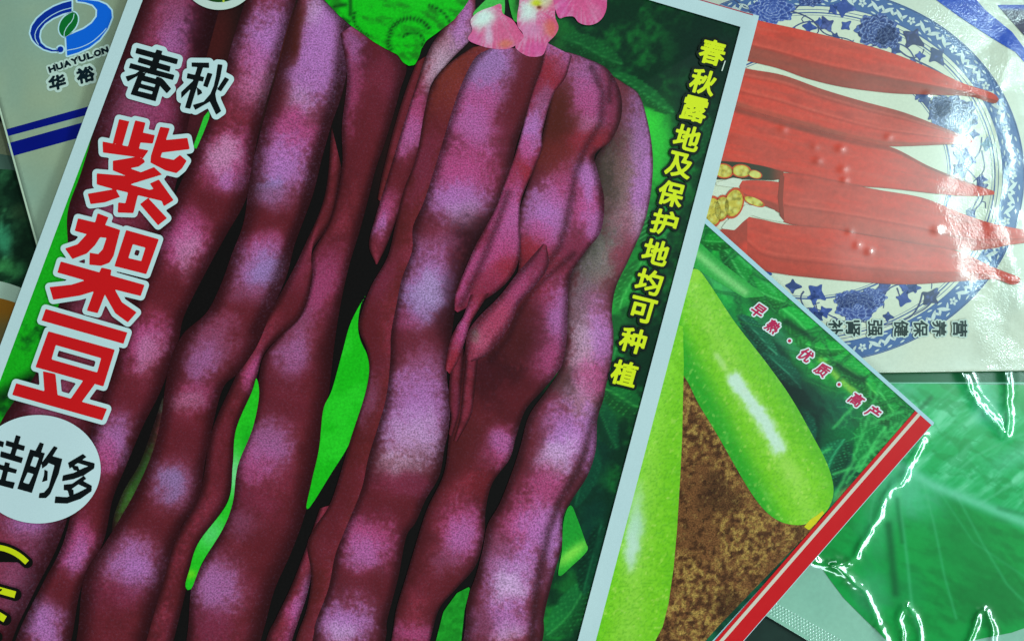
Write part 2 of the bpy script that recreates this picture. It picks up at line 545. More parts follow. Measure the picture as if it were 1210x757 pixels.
def panel_col(x, y):
    n = fbm(x, y, 26, 4); n2 = fbm(x, y, 7, 3)
    c = np.tile(np.array((14, 12, 12), float), (len(x), 1))
    # dark foliage on the right
    right = sst(-8, 8, x - np.interp(y, [-160, 0, 60, 90, 110, 300, 480, 757], [560, 600, 640, 700, 730, 690, 640, 600]))
    g = mixc(np.tile(np.array((4, 40, 22), float), (len(x), 1)), (14, 92, 36), sst(0.42, 0.75, n * .6 + n2 * .4))
    c = c + (g - c) * right[:, None]
    br = [(745, 128, 46, 9, 28, (30, 150, 60), .8), (770, 150, 26, 30, 20, (44, 190, 50), .95), (778, 190, 16, 50, 8, (40, 180, 50), .9),
          (800, 215, 22, 40, 10, (24, 120, 44), .6), (768, 270, 22, 40, 15, (26, 140, 52), .8), (745, 330, 24, 40, 18, (24, 130, 44), .8), (728, 345, 14, 26, 15, (40, 180, 60), .8),
          (730, 395, 22, 30, 15, (24, 110, 40), .6), (720, 480, 26, 12, 20, (26, 120, 44), .7), (735, 455, 12, 16, 0, (30, 150, 50), .6),
          (850, 60, 60, 50, 15, (5, 34, 24), .9), (820, 130, 30, 40, 15, (6, 40, 28), .7), (700, 540, 24, 60, 15, (4, 44, 34), .8),
          (690, 700, 26, 46, 12, (8, 62, 34), .7), (655, 735, 22, 18, -20, (24, 128, 44), .8), (700, 620, 18, 40, 15, (5, 50, 40), .7),
          (660, 35, 26, 12, 30, (20, 110, 40), .6), (700, 70, 50, 16, 28, (14, 90, 40), .5), (672, 690, 14, 14, 0, (28, 140, 44), .4)]
    c = blobs(x, y, c, br, n2, .7)
    c = blobs(x, y, c, [(255, 50, 24, 70, 12, (60, 22, 22), 1), (232, 140, 18, 40, 15, (70, 26, 34), .9), (340, 60, 16, 60, 12, (66, 26, 26), 1), (315, 140, 12, 30, 12, (44, 20, 20), .9), (430, 90, 24, 60, 0, (50, 18, 18), .9), (470, 180, 24, 60, 15, (50, 18, 18), .5),
                        (640, 120, 20, 60, 10, (60, 22, 20), .9), (560, 110, 20, 60, 10, (60, 20, 20), .9)])
    for q_ in [(745, 335, 34, 16, 110, (30, 136, 50), (80, 190, 90)), (775, 270, 36, 18, 100, (26, 130, 54), (90, 200, 110)), (735, 470, 30, 18, 20, (14, 96, 40), (60, 170, 70)), (715, 500, 34, 14, 60, (8, 70, 40), (30, 120, 60)), (690, 560, 40, 18, 100, (6, 62, 40), (20, 100, 60)),
               (672, 720, 40, 20, -50, (16, 100, 44), (50, 150, 70)), (700, 660, 44, 16, 100, (6, 56, 36), (20, 100, 60)), (700, 60, 40, 16, 20, (12, 80, 34), (40, 130, 60)), (760, 110, 44, 12, 30, (16, 96, 40), (50, 150, 70)), (820, 170, 40, 16, 110, (12, 76, 36), (40, 130, 60)), (725, 420, 26, 12, 100, (18, 110, 44), (60, 170, 80))]:
        cl = paint_leaf(c, x, y, *q_[:5], q_[5], q_[6], seed=q_[0] % 5, nv=5)
        c = c + (cl - c) * (right * .75)[:, None]
    # left foliage strip
    left = sst(0, 6, 110 - x) * sst(0, 10, y - 150) * sst(0, 8, 520 - y)
    gl = mixc(np.tile(np.array((20, 158, 24), float), (len(x), 1)), (10, 80, 20), sst(0.55, 0.7, n))
    gl = mixc(gl, (5, 22, 10), sst(0.72, 0.8, n2 * .5 + n * .5) + sst(20, 0, np.abs(y - 470 + x * .6)) * .7)
    c = c + (gl - c) * left[:, None]
    up = sst(10, -30, y)
    c = mixc(c, (10, 70, 26), up * .8)
    return c
quad("photo_panel", main, MI, 1, panel_col, M_LEAF, 2.2)

def bean(L, R, bl, layer, base=(56, 16, 20), core=(92, 30, 36), edge=(26, 8, 11), seams=(), lw=.6, rw=.6, name="printed_bean", noise_s=13, amp=1.0, label=None):
    # continue off the picture along the same slope
    def ext(P):
        P = [tuple(map(float, p)) for p in P]
        if P[0][1] <= 2:
            d = np.array(P[0]) - np.array(P[1]); d = d / abs(d[1]); P = [tuple(np.array(P[0]) + d * 60)] + P
        if P[-1][1] >= 750:
            d = np.array(P[-1]) - np.array(P[-2]); d = d / abs(d[1]); P = P + [tuple(np.array(P[-1]) + np.array([-.25, 1]) * 90)]
        return P
    L, R = ext(L), ext(R)
    def cf(x, y, s, t):
        n = fbm(x, y, noise_s, 4); n1 = fbm(x + 300, y, 3.6, 2); n3 = fbm(x + 77, y + 9, 45, 3)
        c = mixc(np.tile(np.array(base, float), (len(x), 1)), core, np.clip(1 - t * t, 0, 1) * (.35 + .9 * n))
        c = mixc(c, INK['v'], sst(.5, .8, n3) * .5 * np.clip(1 - t * t, 0, 1))
        nn_ = np.clip(n * .30 + n1 * .70, 0, 1)
        mot = sst(.36, .64, n * .3 + n1 * .7)
        prof = np.exp(-((t + .08) / .52) ** 2)
        c = mixc(c, (118, 40, 56), prof * (.32 + .48 * mot) * (.45 + .75 * sst(.3, .65, n3)))
        xw = x + (fbm(x + 500, y, 24, 3) - .5) * 20; yw = y + (fbm(x, y + 700, 24, 3) - .5) * 20
        c = blobs(xw, yw, c, [(a, b, rx * 1.38, ry * 1.24, an, co, min(1, st * (.7 if co in 'wb' else 1.0)) if isinstance(co, str) else st) for a, b, rx, ry, an, co, st in bl], nn_, amp)
        # print grain rides on the lit areas
        lum = c.mean(1)
        e = sst(0, lw, 1 + t) * sst(0, rw, 1 - t)
        for pts, wd, st in seams:
            d = seg_dist(x + (n - .5) * 2, y, pts) * .8
            c = mixc(c, INK['d'], np.exp(-(d / wd) ** 2) * st)
        c = mixc(np.tile(np.array(edge, float), (len(x), 1)), c, .42 + .58 * e)
        g = np.clip((lum - 30) / 80, .15, 1)
        return np.clip(c, 0, 255), g
    o = ribbon(name, main, L, R, layer, cf, M_BEAN, 1.9)
    if label: o['label'] = label
    return o

# A : far-left bean under the title
bean([(166, 0), (128, 100), (97, 200), (80, 250), (80, 300), (72, 350), (56, 400), (40, 445), (16, 475), (0, 500), (-30, 560), (-60, 640), (-90, 757)],
     [(262, 0), (246, 60), (226, 130), (212, 200), (196, 260), (170, 340), (146, 420), (120, 500), (96, 560), (70, 640), (40, 700), (14, 757)],
     [(212, 40, 22, 42, 15, 'p', .7), (210, 42, 14, 26, 15, 'l', .6), (205, 5, 16, 30, 15, 'm', .6), (160, 130, 26, 40, 20, 'm', .7), (185, 150, 20, 40, 15, 'p', .45), (125, 250, 18, 40, 20, 'm', .55), (95, 330, 16, 36, 15, 'm', .4),
      (196, 205, 20, 40, 18, 'v', .7), (38, 620, 26, 24, 20, 'm', .9), (34, 618, 14, 12, 0, 'l', .6), (55, 470, 18, 20, 0, 'm', .7), (20, 690, 22, 36, 15, 'm', .7), (250, 20, 20, 44, 12, 'd', .8), (236, 90, 16, 40, 15, 'd', .5)], 2,
     core=(110, 44, 62))
# B : second bean (lobes beside the title)
bean([(290, 0), (276, 45), (262, 95), (246, 135), (230, 178), (205, 235), (190, 275), (172, 325), (150, 380), (130, 440), (108, 510), (92, 570), (75, 640), (50, 690), (18, 757)],
     [(350, 0), (336, 45), (324, 90), (312, 130), (302, 175), (292, 232), (266, 280), (244, 320), (218, 372), (211, 402), (198, 441), (186, 470), (169, 503), (149, 550), (133, 590), (122, 640), (96, 694), (84, 757)],
     [(314, 52, 20, 40, 15, 'l', .95), (306, 100, 22, 20, 15, 'w', .55), (300, 90, 20, 30, 15, 'p', .5), (278, 55, 5, 14, 15, 'm', .7), (268, 190, 22, 28, 15, 'p', .95), (264, 185, 14, 18, 15, 'w', .6), (272, 212, 12, 10, 10, 'l', .6),
      (220, 282, 20, 32, 20, 'p', .95), (223, 296, 12, 20, 15, 'w', .45), (172, 408, 18, 28, 18, 'p', .9), (174, 418, 12, 20, 18, 'w', .4), (135, 520, 15, 30, 18, 'l', .75), (122, 545, 12, 18, 15, 'p', .6), (90, 645, 16, 28, 15, 'p', .8),
      (92, 655, 9, 18, 10, 'l', .5), (52, 735, 18, 26, 12, 'l', .85), (245, 240, 26, 16, 15, 'n', .8), (200, 345, 26, 16, 15, 'n', .8), (150, 470, 24, 16, 15, 'n', .7), (105, 600, 22, 16, 15, 'n', .6), (72, 695, 20, 16, 0, 'n', .7)], 3)
# small bright slivers of leaf between the beans
shape("leaf_sliver", main, [(249, 128), (247, 140), (240, 158), (232, 176), (228, 174), (235, 155), (241, 138)], 4.2, (40, 180, 50), M_LEAF, 1.5)
# black gap between B and C is the dark panel; an olive fragment sits in it
bean([(192, 470), (182, 500), (166, 545), (146, 580), (134, 612), (132, 640)], [(212, 470), (208, 505), (196, 545), (176, 590), (150, 625), (140, 640)],
     [(165, 560, 10, 30, 25, (36, 84, 30), .8), (148, 590, 8, 16, 30, (50, 110, 36), .7), (190, 478, 6, 8, 0, (70, 110, 80), .6)], 4, base=(30, 22, 16), core=(44, 34, 20), name="printed_leaf_rim")
# D : rim of third bean (dark), behind it
bean([(392, 150), (384, 230), (360, 290), (335, 340), (300, 400), (276, 450), (250, 510), (236, 580), (205, 640), (190, 690), (165, 757)],
     [(404, 200), (392, 260), (369, 296), (369, 329), (356, 372), (330, 398), (312, 418), (303, 446), (298, 462), (279, 507), (275, 550), (268, 593), (236, 640), (224, 672), (219, 700), (205, 757)],
     [(297, 438, 7, 20, 15, 'p', .8), (352, 320, 12, 30, 15, 'v', .6), (345, 365, 12, 26, 25, 'n', .8), (262, 540, 10, 40, 10, 'n', .6)], 5, base=(58, 18, 22), core=(80, 26, 30))
# C : third bean, the long lobed one from the leaf down to the bottom left
bean([(352, 0), (338, 45), (328, 85), (316, 125), (304, 170), (295, 212), (288, 262), (274, 300), (261, 336), (244, 369), (216, 395), (201, 428), (195, 458), (190, 495), (180, 535), (160, 580), (136, 622), (118, 650), (103, 672), (96, 700), (90, 757)],
     [(385, 0), (414, 32), (411, 76), (404, 112), (392, 147), (381, 185), (371, 226), (362, 252), (348, 290), (338, 328), (320, 369), (304, 408), (282, 440), (262, 462), (244, 538), (234, 590), (212, 626), (195, 680), (173, 757)],
     [(384, 40, 26, 60, 12, 'l', .95), (372, 14, 10, 16, 10, 'w', .5), (365, 95, 24, 34, 15, 'l', .8), (352, 118, 20, 14, 20, 'w', .4), (345, 160, 24, 26, 15, 'p', .85), (335, 195, 24, 30, 18, 'l', .9), (318, 222, 16, 14, 0, 'b', .8), (325, 235, 22, 12, 0, 'm', .5),
      (345, 40, 9, 36, 10, 'o', .9), (328, 105, 10, 22, 12, 'n', .7), (312, 285, 20, 12, 0, 'p', .5), (306, 318, 20, 28, 20, 'l', .75), (312, 320, 13, 20, 20, 'b', .75), (295, 350, 18, 14, 20, 'm', .6), (296, 375, 22, 16, 25, 'n', .6),
      (250, 410, 20, 30, 25, 'm', .75), (235, 430, 14, 20, 20, 'l', .5), (232, 470, 18, 16, 0, 'p', .55), (224, 475, 14, 10, 0, 'w', .3), (210, 520, 30, 22, 10, 'n', .75), (204, 570, 20, 22, 10, 'm', .9), (203, 568, 13, 16, 0, 'b', .8),
      (185, 615, 30, 14, 20, 'n', .6), (155, 665, 28, 28, 20, 'm', .85), (160, 670, 20, 22, 15, 'l', .8), (140, 705, 24, 16, 0, 'v', .7), (120, 740, 24, 24, 0, 'n', .6), (300, 262, 20, 12, 0, 'n', .75), (336, 258, 20, 12, 0, 'n', .5)], 6,
     seams=[([(406, 30), (398, 100), (378, 170), (358, 250), (338, 300), (322, 340), (300, 390)], 6, .5)], rw=.5)
# E : dark bean with the pale belly, right of C
bean([(402, 40), (410, 90), (404, 150), (404, 200), (390, 260), (369, 300), (369, 329), (356, 372), (330, 398), (312, 420), (306, 445), (304, 470), (296, 507), (280, 550), (274, 593), (262, 625), (240, 664), (226, 695), (220, 757)],
     [(432, 20), (478, 70), (472, 110), (456, 165), (444, 200), (436, 232), (425, 273), (412, 316), (402, 362), (395, 408), (389, 461), (384, 484), (377, 538), (361, 605), (345, 650), (325, 695), (314, 735), (308, 757)],
     [(425, 60, 12, 24, -15, 'd', .5), (448, 95, 20, 40, 15, 'v', .5), (420, 160, 24, 50, 15, 'n', .8), (385, 330, 16, 40, 20, 'v', .8), (372, 345, 14, 30, 20, 'p', .5), (350, 400, 16, 34, 20, 'm', .7), (347, 425, 14, 26, 10, 'l', .45), (345, 455, 26, 14, 0, 'n', .6),
      (330, 485, 34, 14, 0, 'n', .7), (310, 530, 22, 30, 15, 'm', .85), (300, 545, 16, 20, 10, 'p', .6), (318, 525, 16, 20, 0, 'l', .4), (290, 620, 20, 14, 10, 'm', .6), (255, 690, 24, 30, 20, 'm', .95), (252, 695, 18, 24, 20, 'l', .55), (320, 640, 18, 40, 15, 'n', .7), (250, 740, 20, 16, 0, 'v', .7),
      (414, 90, 10, 50, 5, 'p', .55), (420, 50, 8, 20, 5, 'l', .5), (300, 590, 26, 14, 10, 'v', .5)], 7, rw=.6, lw=.25)
# bright leaf glimpsed in the gap
gg = lambda x, y: mixc(np.tile(np.array((22, 172, 22), float), (len(x), 1)), (40, 196, 40), sst(0.4, .7, fbm(x, y, 30, 3)) * .6)
shape("leaf_sliver", main, [(435, 344), (426, 362), (423, 385), (426, 402), (434, 420), (436, 440), (430, 470), (415, 519), (392, 558), (363, 602), (368, 570), (377, 530), (382, 484), (392, 461), (404, 418), (413, 385), (424, 362)], 7.8, gg, M_LEAF, 1.8, smooth=120)
def sl(x, y):
    c = np.tile(np.array((30, 180, 30), float), (len(x), 1))
    return blobs(x, y, c, [(277, 560, 12, 26, 0, (120, 205, 150), .8), (250, 630, 16, 20, 30, (90, 200, 120), .7), (292, 520, 8, 18, 0, (16, 150, 24), .6), (225, 678, 8, 6, 0, (110, 200, 30), .7)])
shape("leaf_sliver", main, [(303, 446), (306, 468), (298, 507), (281, 550), (275, 593), (263, 625), (239, 664), (226, 695), (219, 692), (224, 672), (235, 640), (269, 593), (275, 550), (279, 507), (298, 462)], 7.8, sl, M_LEAF, 1.8, smooth=120)
# F : thin dark bean with the lilac shoulder under the leaf
bean([(548, 0), (516, 44), (504, 66), (488, 112), (470, 170), (456, 216), (442, 262), (436, 290), (444, 312)],
     [(562, 0), (560, 40), (532, 72), (510, 100), (502, 140), (494, 184), (478, 230), (466, 266), (456, 292), (446, 312)],
     [(532, 62, 16, 34, 35, 'w', .8), (548, 24, 10, 26, 15, 'l', .8), (516, 86, 8, 20, 30, 'w', .6), (488, 146, 12, 34, 15, 'p', .8), (486, 160, 10, 18, 15, 'l', .4), (455, 250, 11, 26, 15, 'p', .7), (450, 266, 7, 12, 10, 'l', .6), (470, 205, 16, 14, 0, 'n', .7)], 8, lw=.4, rw=.2)
bean([(492, 74), (480, 105), (466, 150), (452, 205), (446, 235)], [(504, 66), (494, 110), (478, 160), (464, 205), (452, 240)],
     [(480, 130, 10, 40, 15, 'n', .7)], 7.6, base=(60, 18, 20), core=(86, 30, 30))
# pink sliver bottom, between E and G
bean([(378, 600), (364, 640), (345, 690), (326, 730), (314, 757)], [(392, 596), (376, 640), (368, 680), (362, 705), (352, 735), (345, 757)],
     [(352, 728, 9, 34, 20, 'p', .85), (358, 705, 6, 24, 15, 'l', .4)], 8)
# G : the broad central bean, rim + belly
bean([(558, 56), (530, 76), (512, 98), (502, 130), (492, 186), (478, 222), (468, 262), (458, 303), (438, 339), (425, 376), (425, 392), (434, 415), (436, 441), (430, 470), (414, 519), (392, 590), (373, 621), (363, 644), (368, 680), (362, 720), (349, 757)],
     [(606, 50), (600, 96), (580, 132), (560, 185), (540, 240), (528, 300), (520, 360), (500, 400), (500, 477), (490, 540), (470, 600), (440, 660), (420, 700), (410, 757)],
     [(534, 98, 16, 40, 20, (112, 46, 36), .8), (515, 160, 14, 44, 15, 'n', .6), (498, 200, 10, 40, 15, 'v', .6), (452, 330, 12, 30, 20, 'v', .6), (440, 400, 9, 40, 0, 'n', .8), (436, 470, 9, 28, 10, 'm', .6), (400, 600, 14, 50, 15, 'n', .7)], 9, base=(64, 20, 22), core=(92, 32, 32), lw=.15)
bean([(578, 58), (562, 68), (547, 96), (534, 132), (518, 185), (501, 238), (488, 268), (487, 296), (475, 329), (468, 362), (462, 395), (461, 428), (455, 475), (436, 538), (427, 578), (408, 625), (396, 656), (388, 695), (373, 735), (369, 757)],
     [(640, 56), (645, 72), (636, 99), (629, 122), (612, 165), (602, 208), (590, 240), (568, 280), (548, 320), (540, 352), (533, 400), (528, 440), (532, 478), (530, 507), (525, 531), (519, 562), (503, 590), (491, 617), (480, 634), (471, 680), (463, 711), (457, 735), (455, 757)],
     [(580, 92, 28, 46, 15, 'l', 1), (572, 84, 20, 28, 15, (120, 104, 150), .5), (562, 140, 28, 36, 15, 'p', .85), (560, 152, 20, 24, 0, 'l', .5), (620, 90, 16, 44, 20, 'n', .9), (612, 130, 14, 30, 20, 'n', .75), (545, 205, 30, 34, 15, 'p', .95), (540, 240, 30, 22, 10, 'l', .85), (552, 256, 18, 14, 0, 'w', .4),
      (520, 285, 34, 10, 0, 'm', .6), (576, 290, 30, 26, 30, 'd', .9), (505, 335, 24, 36, 10, 'l', .8), (504, 355, 18, 28, 10, 'b', .8), (506, 345, 12, 20, 0, 'w', .35), (480, 378, 14, 12, 0, 'p', .4), (500, 402, 26, 10, 0, 'n', .6), (535, 360, 12, 50, 5, 'd', .6),
      (500, 440, 26, 26, 0, 'm', .8), (492, 490, 30, 44, 15, 'l', .9), (490, 520, 24, 30, 15, 'w', .55), (470, 550, 20, 12, 15, 'w', .5), (480, 575, 34, 12, 10, 'v', .6), (450, 600, 34, 16, 15, 'n', .85), (435, 640, 24, 26, 10, 'p', .85), (430, 655, 18, 16, 0, 'l', .5),
      (430, 692, 30, 12, 10, 'n', .7), (408, 736, 24, 26, 10, 'l', .9), (405, 748, 14, 14, 0, 'w', .5), (530, 60, 14, 8, 0, 'o', .3)], 10,
     lw=.28, rw=.32)
# H : the bean right of centre, waisted
bean([(640, 60), (655, 78), (650, 118), (640, 165), (628, 205), (612, 260), (612, 320), (590, 350), (560, 385), (545, 430), (534, 480), (530, 520), (524, 560), (505, 600), (492, 640), (480, 680), (468, 720), (462, 757)],
     [(672, 62), (690, 68), (718, 82), (733, 109), (734, 139), (722, 166), (703, 183), (707, 205), (714, 236), (710, 273), (692, 297), (674, 326), (671, 362), (670, 395), (666, 425), (658, 441), (640, 462), (621, 484), (610, 515), (602, 542), (582, 570), (574, 601), (572, 633), (562, 668), (539, 695), (519, 719), (508, 757)],
     [(694, 100, 24, 40, 5, 'l', .75), (690, 122, 24, 28, 0, 'p', .7), (694, 150, 16, 12, 0, 'w', .25), (722, 110, 10, 34, 0, 'v', .7), (660, 140, 16, 44, 10, (70, 28, 20), .9), (690, 172, 26, 14, -20, 'r', .8), (664, 190, 22, 18, 20, (90, 32, 28), .8),
      (646, 258, 22, 36, 18, 'l', .95), (640, 280, 20, 14, 10, 'p', .7), (664, 220, 14, 26, 20, 'p', .5), (625, 300, 20, 14, 10, 'r', .8), (696, 245, 16, 40, -8, 'p', .95), (694, 215, 10, 24, -10, 'l', .8), (702, 268, 10, 16, 0, 'l', .6), (680, 300, 16, 16, 30, 'v', .8),
      (612, 345, 30, 26, 30, 'n', .8), (640, 330, 20, 26, 30, 'r', .5), (656, 380, 20, 40, 5, 'p', .9), (660, 372, 12, 30, 5, 'l', .7), (644, 425, 20, 20, 30, 'p', .7), (610, 400, 26, 40, 30, (58, 20, 22), .8), (585, 450, 30, 26, 20, 'd', .6), (610, 470, 24, 16, 30, 'n', .7),
      (590, 525, 17, 20, 20, 'p', .85), (592, 520, 10, 12, 0, 'l', .45), (555, 520, 20, 30, 15, (70, 24, 26), .7), (545, 630, 20, 28, 15, 'p', .85), (545, 635, 14, 18, 15, 'l', .5), (520, 690, 20, 20, 20, 'n', .6), (490, 748, 20, 12, 0, 'p', .7), (528, 660, 14, 14, 0, 'm', .5),
      (575, 575, 20, 16, 0, 'r', .3)], 9,
     seams=[([(700, 80), (712, 110), (710, 145), (690, 178), (680, 205), (672, 250), (662, 290), (640, 320)], 4, .5), ([(722, 85), (720, 120)], 3, .5), ([(678, 300), (652, 322), (628, 345), (612, 370), (600, 400), (580, 425)], 3.5, .5)], lw=.12, rw=.22)
# pointed mottled bean crossing H
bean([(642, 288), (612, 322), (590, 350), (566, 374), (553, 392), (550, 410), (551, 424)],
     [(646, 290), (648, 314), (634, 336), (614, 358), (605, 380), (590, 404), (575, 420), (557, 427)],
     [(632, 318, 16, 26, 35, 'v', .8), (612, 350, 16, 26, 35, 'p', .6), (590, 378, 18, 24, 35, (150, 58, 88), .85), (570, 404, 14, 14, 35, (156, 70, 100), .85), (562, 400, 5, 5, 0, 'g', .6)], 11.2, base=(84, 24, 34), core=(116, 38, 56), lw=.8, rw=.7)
# looping strand, upper twist
bean([(645, 50), (640, 78), (628, 112), (616, 158), (608, 185), (598, 212), (586, 245), (574, 268), (562, 290), (548, 322), (538, 348), (537, 366)],
     [(676, 66), (668, 92), (653, 114), (641, 155), (640, 178), (628, 206), (616, 236), (614, 262), (615, 296), (606, 324), (582, 348), (541, 369)],
     [(660, 60, 14, 18, 10, 'l', .85), (650, 88, 12, 22, 12, 'r', .8), (640, 125, 9, 22, 15, 'm', .9), (628, 160, 10, 26, 15, 'l', .9), (622, 180, 9, 14, 10, 'p', .8), (620, 200, 12, 12, 20, 'r', .9), (600, 250, 14, 34, 12, 'p', .95), (604, 270, 9, 34, 8, 'l', .4), (588, 300, 14, 26, 10, 'p', .9),
      (594, 318, 16, 14, 0, 'r', .7), (560, 310, 12, 24, 30, 'p', .85), (545, 345, 6, 16, 20, 'p', .85)], 12,
     seams=[([(600, 228), (588, 262), (574, 300), (560, 330), (545, 360)], 4.0, .5)], base=(96, 26, 42), core=(128, 40, 66), lw=.2, rw=.25)
bean([(556, 348), (548, 372), (540, 385), (532, 402), (527, 425), (526, 436)], [(578, 346), (566, 365), (556, 382), (549, 404), (542, 425), (532, 442)],
     [(546, 390, 8, 24, 15, 'p', .9), (535, 425, 7, 14, 15, 'r', .7)], 12.6, base=(92, 24, 36), core=(124, 38, 58))
bean([(534, 412), (530, 470), (533, 492), (530, 512)], [(548, 412), (544, 470), (542, 490), (534, 516)], [(538, 475, 5, 22, 0, 'v', .6)], 10.6, base=(58, 18, 22), core=(84, 26, 36))
bean([(552, 412), (546, 470), (543, 495), (536, 520)], [(566, 412), (560, 470), (556, 492), (540, 522)], [(552, 475, 5, 20, 0, (124, 42, 62), .6)], 10.7, base=(58, 18, 22), core=(90, 28, 38))
# I : right-hand bean
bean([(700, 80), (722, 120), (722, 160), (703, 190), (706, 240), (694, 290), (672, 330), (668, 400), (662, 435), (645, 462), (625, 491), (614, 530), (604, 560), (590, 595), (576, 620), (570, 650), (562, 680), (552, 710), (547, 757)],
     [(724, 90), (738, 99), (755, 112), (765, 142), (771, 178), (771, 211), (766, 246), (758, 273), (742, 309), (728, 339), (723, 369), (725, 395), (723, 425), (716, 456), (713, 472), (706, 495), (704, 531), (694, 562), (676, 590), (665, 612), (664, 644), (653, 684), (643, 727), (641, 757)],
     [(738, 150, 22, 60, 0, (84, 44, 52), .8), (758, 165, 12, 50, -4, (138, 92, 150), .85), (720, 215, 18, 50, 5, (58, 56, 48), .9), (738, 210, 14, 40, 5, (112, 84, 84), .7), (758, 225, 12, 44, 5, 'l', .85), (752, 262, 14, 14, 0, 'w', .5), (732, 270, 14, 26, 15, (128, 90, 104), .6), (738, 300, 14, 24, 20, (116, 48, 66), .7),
      (700, 300, 16, 30, 20, (70, 74, 66), .9), (708, 320, 12, 34, 18, (110, 108, 102), .6), (690, 360, 16, 34, 8, (110, 96, 108), .7), (708, 385, 16, 34, 5, 'm', .8), (690, 412, 14, 34, 5, 'w', .85), (712, 400, 12, 34, 0, 'l', .75), (672, 452, 16, 16, 30, (60, 46, 44), .7), (700, 448, 14, 20, 15, 'p', .7),  # pale grey streak: partly the fold's soft glare, painted into the print
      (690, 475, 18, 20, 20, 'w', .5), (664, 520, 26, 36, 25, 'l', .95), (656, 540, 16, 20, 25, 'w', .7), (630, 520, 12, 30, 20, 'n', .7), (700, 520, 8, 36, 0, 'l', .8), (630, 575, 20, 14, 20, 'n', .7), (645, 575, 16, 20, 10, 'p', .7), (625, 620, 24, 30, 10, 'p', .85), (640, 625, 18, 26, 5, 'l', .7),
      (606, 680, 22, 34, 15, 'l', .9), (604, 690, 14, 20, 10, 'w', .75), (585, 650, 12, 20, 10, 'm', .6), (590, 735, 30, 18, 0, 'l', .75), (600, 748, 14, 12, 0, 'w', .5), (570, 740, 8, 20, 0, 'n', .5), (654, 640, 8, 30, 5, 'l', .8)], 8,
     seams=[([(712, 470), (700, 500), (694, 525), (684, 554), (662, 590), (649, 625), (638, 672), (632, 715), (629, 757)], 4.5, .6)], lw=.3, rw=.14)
shape("leaf_sliver", main, [(556, 692), (549, 720), (545, 757), (540, 800), (505, 800), (515, 757), (524, 722), (540, 700)], 9.5, lambda x, y: mixc(np.tile(np.array((16, 110, 24), float), (len(x), 1)), (30, 160, 40), fbm(x, y, 5, 3)), M_LEAF, 2)
# bright green blade right of the last bean
shape("leaf_sliver", main, [(660, 680), (664, 650), (666, 615), (674, 596), (682, 612), (692, 640), (694, 650), (676, 668)], 8.4,
      lambda x, y: blobs(x, y, np.tile(np.array((24, 138, 40), float), (len(x), 1)), [(676, 654, 20, 6, -38, (170, 220, 90), .95), (678, 656, 26, 12, -38, (70, 190, 50), .6)]), M_LEAF, 2, smooth=60)

# heart-shaped leaf tip at the top
def leafc(x, y):
    n = fbm(x, y, 16, 4, 7, 20)
    c = mixc(np.tile(np.array((14, 176, 20), float), (len(x), 1)), (20, 120, 20), sst(.45, .75, n))
    c = mixc(c, (40, 196, 40), sst(.3, .1, n) * .5)
    for cx, cy, r, a0, a1, wd in [(485, 48, 26, 150, 330, 3), (488, 50, 12, 200, 380, 2.2), (440, 20, 22, 100, 200, 2), (500, 40, 34, 280, 340, 2)]:
        ang = np.degrees(np.arctan2(y - cy, x - cx)) % 360
        rr = np.hypot(x - cx, y - cy)
        am = ((ang > a0 % 360) & (ang < a1)) | ((ang + 360 > a0) & (ang + 360 < a1))
        c = mixc(c, (6, 60, 12), np.exp(-((rr - r) / wd) ** 2) * am * (.35 + .65 * (np.sin(ang * .7) > 0)))
    for p in [[(414, -10), (414, 18)], [(395, 8), (408, 6)], [(405, 22), (412, 26)]]:
        c = mixc(c, (6, 50, 12), np.exp(-(seg_dist(x, y, p) / 2.2) ** 2) * .8)
    return c
shape("heart_leaf", main, [(360, -60), (383, 0), (400, 18), (414, 30), (427, 39), (442, 50), (456, 58), (470, 65), (476, 74), (483, 78), (490, 77), (495, 68), (498, 58), (504, 48), (518, 38), (536, 24), (548, 10), (558, -6), (575, -60), (470, -85)], 13.5, leafc, M_LEAF, 2)
# flowers
def petal(poly, bl, base, layer, nm="flower_petal"):
    pc = np.array(poly).mean(0); base = np.array(base)
    shape(nm, main, poly, layer, lambda x, y: blobs(x, y, mixc(np.tile(np.array(base, float), (len(x), 1)), (222, 140, 170), np.clip(sst(.45, .75, fbm(np.arctan2(y - pc[1] + 25, x - pc[0]) * 60, np.hypot(x - pc[0], y - pc[1] + 25), 4, 3, 22)) * .75, 0, 1) * (nm == "flower_petal")), bl, fbm(x, y, 5, 3), .6), M_LEAF, 1.6, smooth=90)
petal([(566, 8), (592, -12), (596, 16), (584, 28), (560, 20)], [], (60, 170, 70), 13.8, "flower_stem")
petal([(600, -20), (622, -20), (640, -4), (618, 22), (606, 22)], [(615, 0, 8, 20, 0, (20, 60, 24), .9)], (40, 150, 50), 13.8, "flower_stem")
petal([(553, 47), (558, 36), (556, 24), (566, 14), (582, 8), (592, 5), (594, 16), (606, 24), (614, 36), (619, 44), (612, 52), (600, 58), (585, 58), (570, 55)],
      [(572, 22, 16, 14, -20, (200, 228, 214), .95), (590, 40, 20, 16, 0, (214, 90, 130), .7), (558, 46, 10, 8, 0, (206, 96, 150), .7), (597, 52, 9, 5, -10, (206, 110, 80), .7), (578, 42, 5, 14, 0, (226, 200, 214), .6)], (196, 80, 126), 14.5)
